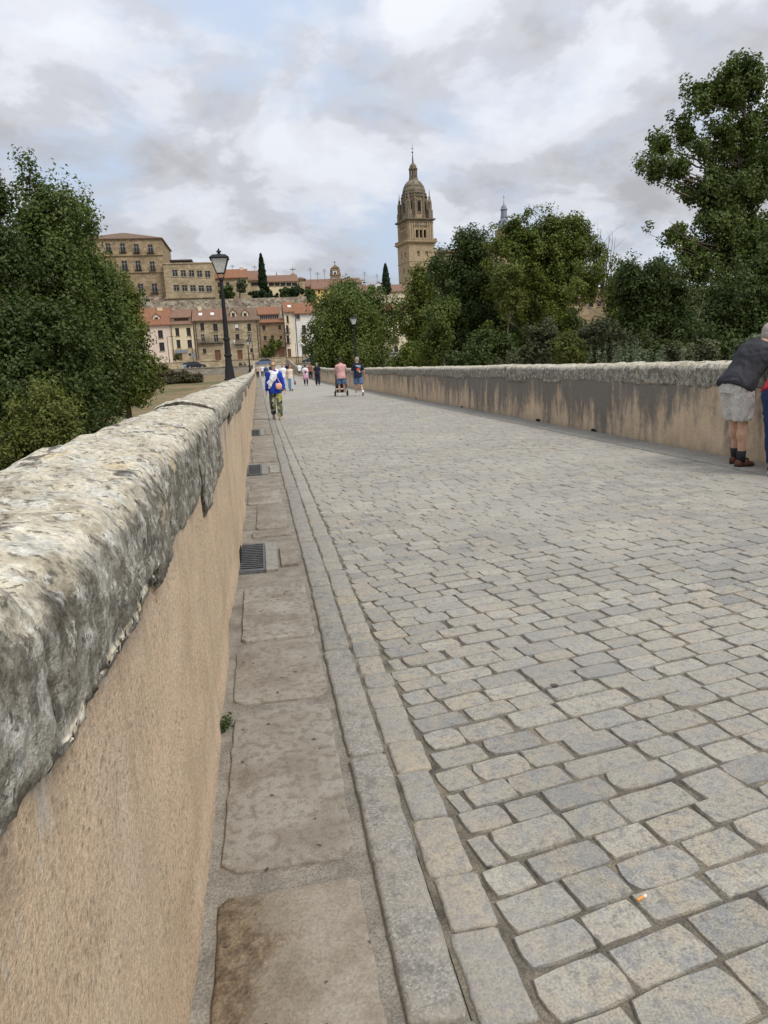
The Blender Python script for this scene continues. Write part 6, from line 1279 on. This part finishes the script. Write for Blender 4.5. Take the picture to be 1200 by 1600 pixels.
    if hairstyle != 'bald':
        tmp = MB(); ball(tmp, (0, -0.014, 0.034), (0.083, 0.098, 0.100), 16)
        if hairstyle in ('short', 'bun'): ball(tmp, (0, -0.045, -0.02), (0.072, 0.062, 0.075), 12)
        if hairstyle in ('bob', 'long'): ball(tmp, (0, -0.045, -0.04), (0.085, 0.068, 0.115), 14)
        if hairstyle == 'long': ball(tmp, (0, -0.075, -0.13), (0.075, 0.05, 0.14), 14)
        if hairstyle == 'bun': ball(tmp, (0, -0.105, 0.03), (0.045, 0.045, 0.045), 12)
        tmp.v = [tuple(hv((p[0], min(p[1], 0.072 if p[2] > 0.075 else 0.05 if p[2] > 0.05 else 0.03 if p[2] > 0.03 else 0.005), p[2]))) for p in tmp.v]
        link('hair', remesh('hair', tmp, max(vox, 0.010), hair, 2), e)
    # clothes
    top = wear.get('top')
    if top:
        m = MB(); g = wear.get('loose', 0.016); torso(m, g, wear.get('hem', -0.10))
        sl = wear.get('sleeve', 0.5)
        for s in (-1, 1):
            sp, el, wr, d2 = A[s]; ball(m, sp, 0.060)
            if sl > 0 and sl <= 0.6: p = sp+(el-sp)*(sl/0.6); m.tube([sp, p], [0.062, 0.062], 12)
            elif sl > 0.6: m.tube([sp, el], [0.060, 0.054], 12); ball(m, el, 0.054); p = el+(wr-el)*min(1, (sl-0.5)/0.5); m.tube([el, p], [0.054, 0.042], 12)
        link(wear.get('top_name', 'shirt'), remesh('top', m, max(vox*1.25, 0.014), top, 3, None, 0.010), e)
    bt = wear.get('bottom')
    if bt:
        m = MB(); g = wear.get('bloose', 0.012); ln = wear.get('length', 1.0); torso_lo = [ring(hip+(V3((0, 0, t)) if t < 0 else rx(V3((0, 0, t)), -lean)), w*wide+g, d*wide+g, 16, lean if t > 0 else 0 if t < 0 else lean*0.5) for t, w, d in ((-0.09, 0.150, 0.118), (0.0, 0.156, 0.116), (0.06 if lean > 20 else 0.09, 0.140, 0.100))]; m.loft(torso_lo)
        for s in (-1, 1):
            hp, kn, an, f = J[s]; fl = wear.get('flare', 0.0)
            ball(m, hp, 0.092*wide+g*0.5)
            if ln <= 0.6: p = hp+(kn-hp)*(ln/0.5); m.tube([hp, p], [0.092*wide+g, 0.080+g], 14)
            else: m.tube([hp, kn], [0.090*wide+g, 0.066+g+fl*0.3], 14); ball(m, kn, 0.066+g+fl*0.3); p = kn+(an-kn)*min(1.02, (ln-0.5)/0.5); m.tube([kn, p], [0.066+g+fl*0.3, 0.050+g+fl], 14)
        link(wear.get('bottom_name', 'trousers'), remesh('bottom', m, max(vox*1.25, 0.014), bt, 3, None, 0.009), e)
    sk = wear.get('skirt')
    if sk:
        m = MB(); n = 20; secs = []
        for t, w, d in ((0.10, 0.150, 0.115), (0.0, 0.185, 0.145), (-0.15, 0.22, 0.18), (-wear.get('skirt_len', 0.4), 0.27, 0.22)):
            secs.append([up((0, 0, 0))+V3(((w+0.012*math.sin(k*2.5)*(t < 0))*math.cos(2*math.pi*k/n), (d+0.012*math.sin(k*2.5)*(t < 0))*math.sin(2*math.pi*k/n), t)) for k in range(n)])
        m.loft(secs); m.build('skirt', sk, e, True)
    so_ = wear.get('socks')
    for s in (-1, 1):
        hp, kn, an, f = J[s]
        if so_: m = MB().tube([an+(kn-an)*wear.get('sock_len', 0.22), an+V3((0, 0, -0.03))], [0.052, 0.046], 12); m.build('sock', so_, e, True)
        if wear.get('shoe'):
            m = MB(); pit = R_(min(40, max(-25, -f)))*(1 if an.z > 0.10 else 0.25)
            ctr = an+V3((0, 0, 0)); rot = lambda v: ctr+V3((v[0], v[1]*math.cos(pit)+v[2]*math.sin(pit), -v[1]*math.sin(pit)+v[2]*math.cos(pit)))
            t = MB(); ball(t, (0, -0.025, -0.045), (0.044, 0.055, 0.050)); ball(t, (0, 0.06, -0.052), (0.048, 0.09, 0.040)); ball(t, (0, 0.125, -0.060), (0.045, 0.055, 0.030)); t.tube([(0, 0, -0.04), (0, -0.005, 0.0)], [0.045, 0.043], 12)
            t.v = [(p[0], p[1], max(p[2], -0.082)) for p in t.v]; m.v = [tuple(rot(p)) for p in t.v]; m.f = t.f
            sh_ = link('shoe', remesh('shoe', m, max(vox, 0.009), wear['shoe'], 2), e)
            so2 = MB(); o = [(0.047*math.cos(q)*(1.0 if math.sin(q) > 0 else 0.88), 0.05+0.132*math.sin(q)) for q in np.linspace(0, 2*math.pi, 17)[:-1]]
            so2.loft([[rot((a, c_, -0.086)) for a, c_ in o], [rot((a*1.04, c_*1.01, -0.066)) for a, c_ in o]]); so2.build('sole', wear.get('sole', FRAMEW), sh_)
    e.scale = (S, S, S)
    return e, dict(J=J, A=A, up=up, hv=hv, hip=hip, rx=rx, S=S)
def floral():
    m = Mat('floral_trousers'); tc = m.nd('ShaderNodeTexCoord').outputs['Object']
    v = m.nd('ShaderNodeTexVoronoi', {'Vector': tc, 'Scale': 11}); k = m.nd('ShaderNodeSeparateColor', {0: v.outputs['Color']}).outputs[0]
    c = m.ramp(k, [(0.0, (0.03, 0.035, 0.06)), (0.28, (0.13, 0.15, 0.09)), (0.48, (0.52, 0.50, 0.12)), (0.68, (0.10, 0.12, 0.11)), (0.85, (0.60, 0.60, 0.42))], 'CONSTANT')
    c = m.mix(m.ramp(m.noise(38, 3, 0.6, tc), [(0.45, 0), (0.6, 0.6)]), c, (0.09, 0.10, 0.07)); return m.fin(c, 0.9, None, 0.1)
GP = 'people walking on the bridge'
WSHOE = cloth('white_shoe', (0.70, 0.69, 0.66)); DSHOE = cloth('dark_shoe', (0.03, 0.03, 0.035)); DENIM = cloth('blue_denim', (0.10, 0.17, 0.30), 90, 0.2); LDENIM = cloth('light_denim', (0.36, 0.47, 0.60), 90, 0.2)
BLUE = cloth('royal_blue_knit', (0.020, 0.055, 0.36)); NAVY = cloth('navy_cloth', (0.022, 0.026, 0.045)); WHITEC = cloth('white_cloth', (0.78, 0.78, 0.80)); PINK = cloth('salmon_pink_cloth', (0.62, 0.36, 0.34)); CREAMC = cloth('cream_cloth', (0.72, 0.62, 0.50)); PINKB = plain('peach_leather', (0.78, 0.42, 0.30), 0.5, var=0.08)
# lady in blue
p = gr(433.5, 656)
e, K = person('woman in royal blue cardigan, white scarf and yellow floral trousers walking towards us', p[0], p[1], 178, 1.64, ((4, 6), (-9, 22)), ((6, 14, 14), (-4, 12, 16)), 0, dict(top=BLUE, top_name='cardigan', sleeve=0.95, loose=0.024, hem=-0.14, bottom=floral(), length=0.96, bloose=0.018, flare=0.004, shoe=cloth('beige_shoe', (0.34, 0.28, 0.22))), SKIN, HAIR_B, 'bun', 1, 0.009, 0, 0, group=GP)
def scarf(e, K):
    up = K['up']; m = MB(); n = 16
    pts = [up((0.105*math.cos(a), 0.03+0.115*math.sin(a), 0.505+0.02*math.sin(a*2)-0.04*max(0, math.sin(a)))) for a in np.linspace(0, 2*math.pi, n+1)]
    m.tube(pts, 0.042, 8)
    m.tube([up((0.03, 0.15, 0.46)), up((0.05, 0.165, 0.34)), up((0.10, 0.165, 0.22)), up((0.20, 0.15, 0.16))], [0.055, 0.075, 0.065, 0.045], 8)
    m.tube([up((0.02, 0.15, 0.45)), up((0.06, 0.175, 0.30)), up((0.13, 0.175, 0.10)), up((0.17, 0.155, 0.02))], [0.05, 0.055, 0.05, 0.03], 8)
    m.tube([up((-0.04, 0.145, 0.46)), up((-0.03, 0.16, 0.36)), up((0.0, 0.165, 0.22))], [0.045, 0.05, 0.03], 8)
    link('scarf', remesh('scarf', m, 0.010, WHITEC, 2, None, 0.018), e)
    g = MB(); hv = K['hv']
    for s in (-1, 1): ball(g, hv((s*0.034, 0.098, 0.003)), (0.028, 0.007, 0.022), 12)
    g.tube([hv((-0.03, 0.103, 0.008)), hv((0.03, 0.103, 0.008))], 0.004, 5)
    for s in (-1, 1): g.tube([hv((s*0.06, 0.094, 0.008)), hv((s*0.08, 0.0, 0.01))], 0.004, 5)
    g.build('sunglasses', plain('amber_lens', (0.10, 0.06, 0.03), 0.2, 0.5), e)
    bg = MB(); ball(bg, up((-0.12, 0.20, 0.07)), (0.10, 0.045, 0.10), 14); bg.tube([up((-0.21, 0.19, 0.11)), up((-0.13, 0.205, 0.15)), up((-0.03, 0.195, 0.14))], 0.018, 8)
    bo = link('shoulder_bag', remesh('bag', bg, 0.010, PINKB, 2), e)
    MB().tube([up((-0.19, 0.18, 0.12)), up((-0.10, 0.155, 0.30)), up((0.10, 0.10, 0.48)), up((0.12, -0.03, 0.52))], 0.008, 6).build('strap', PINKB, bo)
scarf(e, K)
# couple with pushchair
pc = gr(535, 619.5)
e, K = person('man in salmon pink shirt and denim shorts pushing a pushchair', pc[0], pc[1], 4, 1.80, ((7, 4), (-3, 6)), ((26, 12, 55), (26, 14, 55)), 2, dict(top=PINK, sleeve=0.45, loose=0.030, hem=-0.12, bottom=DENIM, bottom_name='shorts', length=0.42, bloose=0.022, shoe=WSHOE, socks=WHITEC, sock_len=0.18), SKIN, HAIR_D, 'short', 2, 0.010, group=GP, wide=1.08)
p = gr(561, 619)
e, K = person('man in black printed T-shirt and denim shorts beside the pushchair', p[0], p[1], 6, 1.80, ((10, 5), (-12, 30)), ((14, 16, 30), (-6, 20, 22)), 3, dict(top=NAVY, sleeve=0.5, loose=0.028, hem=-0.10, bottom=DENIM, bottom_name='shorts', length=0.45, bloose=0.022, shoe=WSHOE, socks=WHITEC, sock_len=0.16), SKIN, HAIR_G, 'short', 3, 0.010, 45, 0, group=GP)
def shirt_print(e, K):
    up = K['up']; W_ = plain('print_white', (0.80, 0.82, 0.86), 0.8, var=0.05); Rd = plain('print_red', (0.62, 0.06, 0.04), 0.8, var=0.1); Yl = plain('print_yellow', (0.75, 0.50, 0.10), 0.8, var=0.1); Bl = plain('print_pale_blue', (0.42, 0.58, 0.80), 0.8, var=0.1)
    rng = random.Random(4)
    def patch(x, z, w, h, m, k):
        d = -0.152-0.0006*k
        o = [(x+w*math.cos(q)*rng.uniform(0.8, 1), z+h*math.sin(q)*rng.uniform(0.8, 1)) for q in np.linspace(0, 2*math.pi, 11)[:-1]]
        mb = MB(); mb.loft([[up((a, d+0.30*a*a*1.3, c)) for a, c in o], [up((a, d+0.006+0.30*a*a*1.3, c)) for a, c in o]]); mb.build('print_patch', m, e)
    k = 0
    for q in range(5): patch(-0.09+q*0.045, 0.415-0.004*q, 0.020, 0.024, W_, k); k += 1
    for q in range(4): patch(-0.02+q*0.035, 0.368-0.006*q, 0.017, 0.02, Bl, k); k += 1
    for x, z, w, h, m in ((-0.05, 0.27, 0.040, 0.038, Rd), (0.03, 0.28, 0.042, 0.032, Rd), (-0.01, 0.23, 0.035, 0.03, Rd), (0.06, 0.22, 0.030, 0.025, Rd), (0.0, 0.25, 0.018, 0.03, Yl), (0.03, 0.19, 0.03, 0.018, Yl), (-0.06, 0.20, 0.02, 0.018, W_), (0.05, 0.145, 0.055, 0.018, W_)): patch(x, z, w, h, m, k+4); k += 1
shirt_print(e, K)
def pushchair(x, y):
    e = empty('pushchair', (x, y, 0), R_(-3), 'black pushchair pushed by the man in pink', 'pushchair'); BK = plain('black_pushchair_fabric', (0.015, 0.015, 0.017), 0.85)
    for s in (-1, 1):
        MB().tube([(s*0.25, -0.42, 1.02), (s*0.25, -0.10, 0.62), (s*0.22, 0.42, 0.16)], 0.014, 6).tube([(s*0.25, -0.05, 0.60), (s*0.27, -0.25, 0.14)], 0.014, 6).build('frame', IRON, e)
        for yy, r in ((-0.25, 0.14), (0.42, 0.10)):
            w = MB().lathe([(r*0.88, -0.022), (r, -0.012), (r, 0.012), (r*0.88, 0.022)], (0, 0, 0), 16).build('wheel', TYRE, e); w.location = (s*0.29, yy, r); w.rotation_euler = (0, math.pi/2, 0); MB().lathe([(r*0.5, -0.024), (r*0.5, 0.024)], (0, 0, 0), 10).build('hub', RIM, w)
    MB().tube([(-0.25, -0.42, 1.02), (0.25, -0.42, 1.02)], 0.018, 8).build('handle', IRON, e)
    m = MB(); m.loft([[(s*0.21, yy, z) for s, yy, z in ((-1, -0.16, 0.92), (1, -0.16, 0.92), (1, -0.06, 0.95), (-1, -0.06, 0.95))], [(s*0.22, yy, z) for s, yy, z in ((-1, -0.08, 0.40), (1, -0.08, 0.40), (1, 0.02, 0.46), (-1, 0.02, 0.46))], [(s*0.22, yy, z) for s, yy, z in ((-1, 0.28, 0.36), (1, 0.28, 0.36), (1, 0.30, 0.44), (-1, 0.30, 0.44))]]); m.build('seat', BK, e)
    h = MB(); rings = []
    for a in np.linspace(-0.2, 1.9, 7): rings.append([(0.235*math.cos(q), -0.06+(0.34*math.sin(q))*math.cos(a)-0.0, 0.86+0.34*math.sin(q)*math.sin(a)*0.8) for q in np.linspace(0, math.pi, 9)])
    hv_ = [p for r in rings for p in r]; hf = [(i*9+k, i*9+k+1, (i+1)*9+k+1, (i+1)*9+k) for i in range(6) for k in range(8)]; h.add(hv_, hf); h.build('hood', BK, e, True)
    MB().box(-0.2, 0.2, -0.22, 0.3, 0.17, 0.30).build('basket', BK, e)
pushchair(pc[0]+0.03, pc[1]+0.62)
# group behind
p = gr(455, 611)
e, K = person('woman in cream sleeveless top and light jeans with a brown bag', p[0], p[1], 172, 1.68, ((16, 4), (-14, 18)), ((-8, 10, 12), (10, 14, 10)), 0, dict(top=CREAMC, sleeve=0.0, loose=0.014, bottom=LDENIM, length=0.97, bloose=0.020, flare=0.02, shoe=DSHOE), SKIN2, HAIR_D, 'bob', 4, 0.012, 60, 0, group=GP)
def handbag(e, K):
    w = K['A'][-1][2]; m = MB(); ball(m, (w.x-0.05, w.y+0.02, w.z-0.30), (0.07, 0.12, 0.15), 12); o = link('handbag', remesh('handbag', m, 0.014, plain('tan_leather', (0.25, 0.10, 0.04), 0.6), 1), e); MB().tube([(w.x-0.05, w.y-0.05, w.z-0.22), (w.x, w.y, w.z-0.06), (w.x-0.05, w.y+0.09, w.z-0.22)], 0.01, 6).build('handle', WOOD, o)
handbag(e, K)
p = at(443.5, 606, 47)
person('bearded man in white shirt half hidden behind the woman in blue', p[0], 47, 176, 1.76, ((10, 5), (-10, 15)), ((5, 10, 12), (-5, 10, 12)), 0, dict(top=WHITEC, sleeve=0.5, loose=0.03, bottom=LDENIM, length=0.97, bloose=0.02, shoe=DSHOE), SKIN2, HAIR_D, 'short', 5, 0.014, group=GP)
p = gr(478.5, 602.5)
e, K = person('woman in white top and pink skirt carrying a small rucksack', p[0], p[1], 2, 1.66, ((4, 5), (-5, 12)), ((6, 12, 15), (-4, 12, 15)), 0, dict(top=WHITEC, sleeve=0.5, loose=0.02, bottom=NAVY, length=0.95, skirt=cloth('pink_skirt', (0.62, 0.34, 0.48)), skirt_len=0.42, shoe=DSHOE), SKIN, HAIR_D, 'short', 6, 0.014, group=GP)
up = K['up']; m = MB(); ball(m, up((0, -0.19, 0.20)), (0.11, 0.07, 0.13), 12); link('rucksack', remesh('rucksack', m, 0.014, cloth('magenta_cloth', (0.30, 0.05, 0.12)), 1), e)
p = gr(497, 602.5)
person('man dressed all in black walking away', p[0], p[1], -3, 1.76, ((6, 4), (-7, 12)), ((8, 14, 20), (6, 14, 20)), 0, dict(top=NAVY, sleeve=0.5, loose=0.03, bottom=NAVY, length=0.97, bloose=0.03, shoe=DSHOE, sole=WHITEC), SKIN2, HAIR_G, 'short', 7, 0.014, group=GP)
for k, (px, py, Y, hh, f, tp, bt, ln, sl, lab, hr) in enumerate((
    (417, 594, 76, 1.72, 178, cloth('blue_pattern', (0.07, 0.08, 0.20), 40, 0.4), NAVY, 0.42, 0.5, 'person in dark blue patterned shirt and shorts left of the woman in blue', HAIR_D),
    (403, 589, 96, 1.68, 180, cloth('dusty_beige', (0.48, 0.36, 0.30)), NAVY, 0.97, 0.5, 'person in beige top and dark trousers closest to the far left parapet', HAIR_D),
    (410.5, 588, 99, 1.70, 180, WHITEC, cloth('slate_denim', (0.08, 0.11, 0.16)), 0.97, 0.5, 'person in white top and dark jeans on the far left', HAIR_D),
    (424, 588, 98, 1.70, 180, NAVY, NAVY, 0.97, 0.5, 'dark dressed person just left of the woman in blue', HAIR_D),
    (469, 592, 82, 1.72, 5, WHITEC, cloth('grey_cloth', (0.12, 0.12, 0.13)), 0.45, 0.5, 'person in white shirt and dark shorts left of the pink skirt', HAIR_D),
    (486, 594, 76, 1.66, 0, cloth('rust_cloth', (0.28, 0.10, 0.07)), NAVY, 0.97, 0.5, 'person in rust red top between the pink skirt and the man in black', HAIR_B),
    (449, 588, 100, 1.7, 180, NAVY, NAVY, 0.97, 0.5, 'dark dressed person far behind the bearded man', HAIR_D))):
    p = at(px, py, Y); person(lab, p[0], Y, f, hh, ((8, 4), (-8, 14)), ((8, 9, 14), (-8, 9, 14)), 0, dict(top=tp, sleeve=sl, loose=0.025, bottom=bt, length=ln, bloose=0.02, shoe=DSHOE if k % 2 else WSHOE), SKIN if k % 2 else SKIN2, hr, 'short', 20+k, 0.026, group=GP)
# man leaning on the right parapet
CHAR = cloth('charcoal_jersey', (0.045, 0.046, 0.052), 60); BEIGE = cloth('light_grey_shorts', (0.50, 0.485, 0.45), 50)
p = gr(1147, 728)
e, K = person('man in charcoal jersey and light grey shorts leaning over the right parapet', p[0]-0.01, p[1]+0.02, -86, 1.82, ((10, 3), (3, 3)), ((60, 14, 25), (60, 14, 25)), 35, dict(top=CHAR, top_name='jersey', sleeve=0.95, loose=0.050, hem=-0.06, bottom=BEIGE, bottom_name='shorts', length=0.46, bloose=0.028, socks=DSHOE, sock_len=0.24, shoe=cloth('brown_boot', (0.12, 0.055, 0.035)), sole=DSHOE), SKIN, HAIR_G, 'short', 30, 0.009, z=0.0, wide=1.05)
p = gr(1210, 742)
person('person in red top and navy trousers at the right edge, next to the leaning man', p[0], p[1], -75, 1.70, ((8, 2), (2, 2)), ((40, 14, 40), (50, 14, 30)), 30, dict(top=cloth('red_jersey', (0.42, 0.03, 0.05)), sleeve=0.95, loose=0.03, hem=-0.02, bottom=cloth('navy_jeans', (0.025, 0.04, 0.10)), length=0.97, bloose=0.02, shoe=cloth('navy_shoe', (0.03, 0.035, 0.07)), sole=WHITEC), SKIN, HAIR_D, 'short', 31, 0.010, z=0.0)
bpy.data.scenes.remove(TMP)
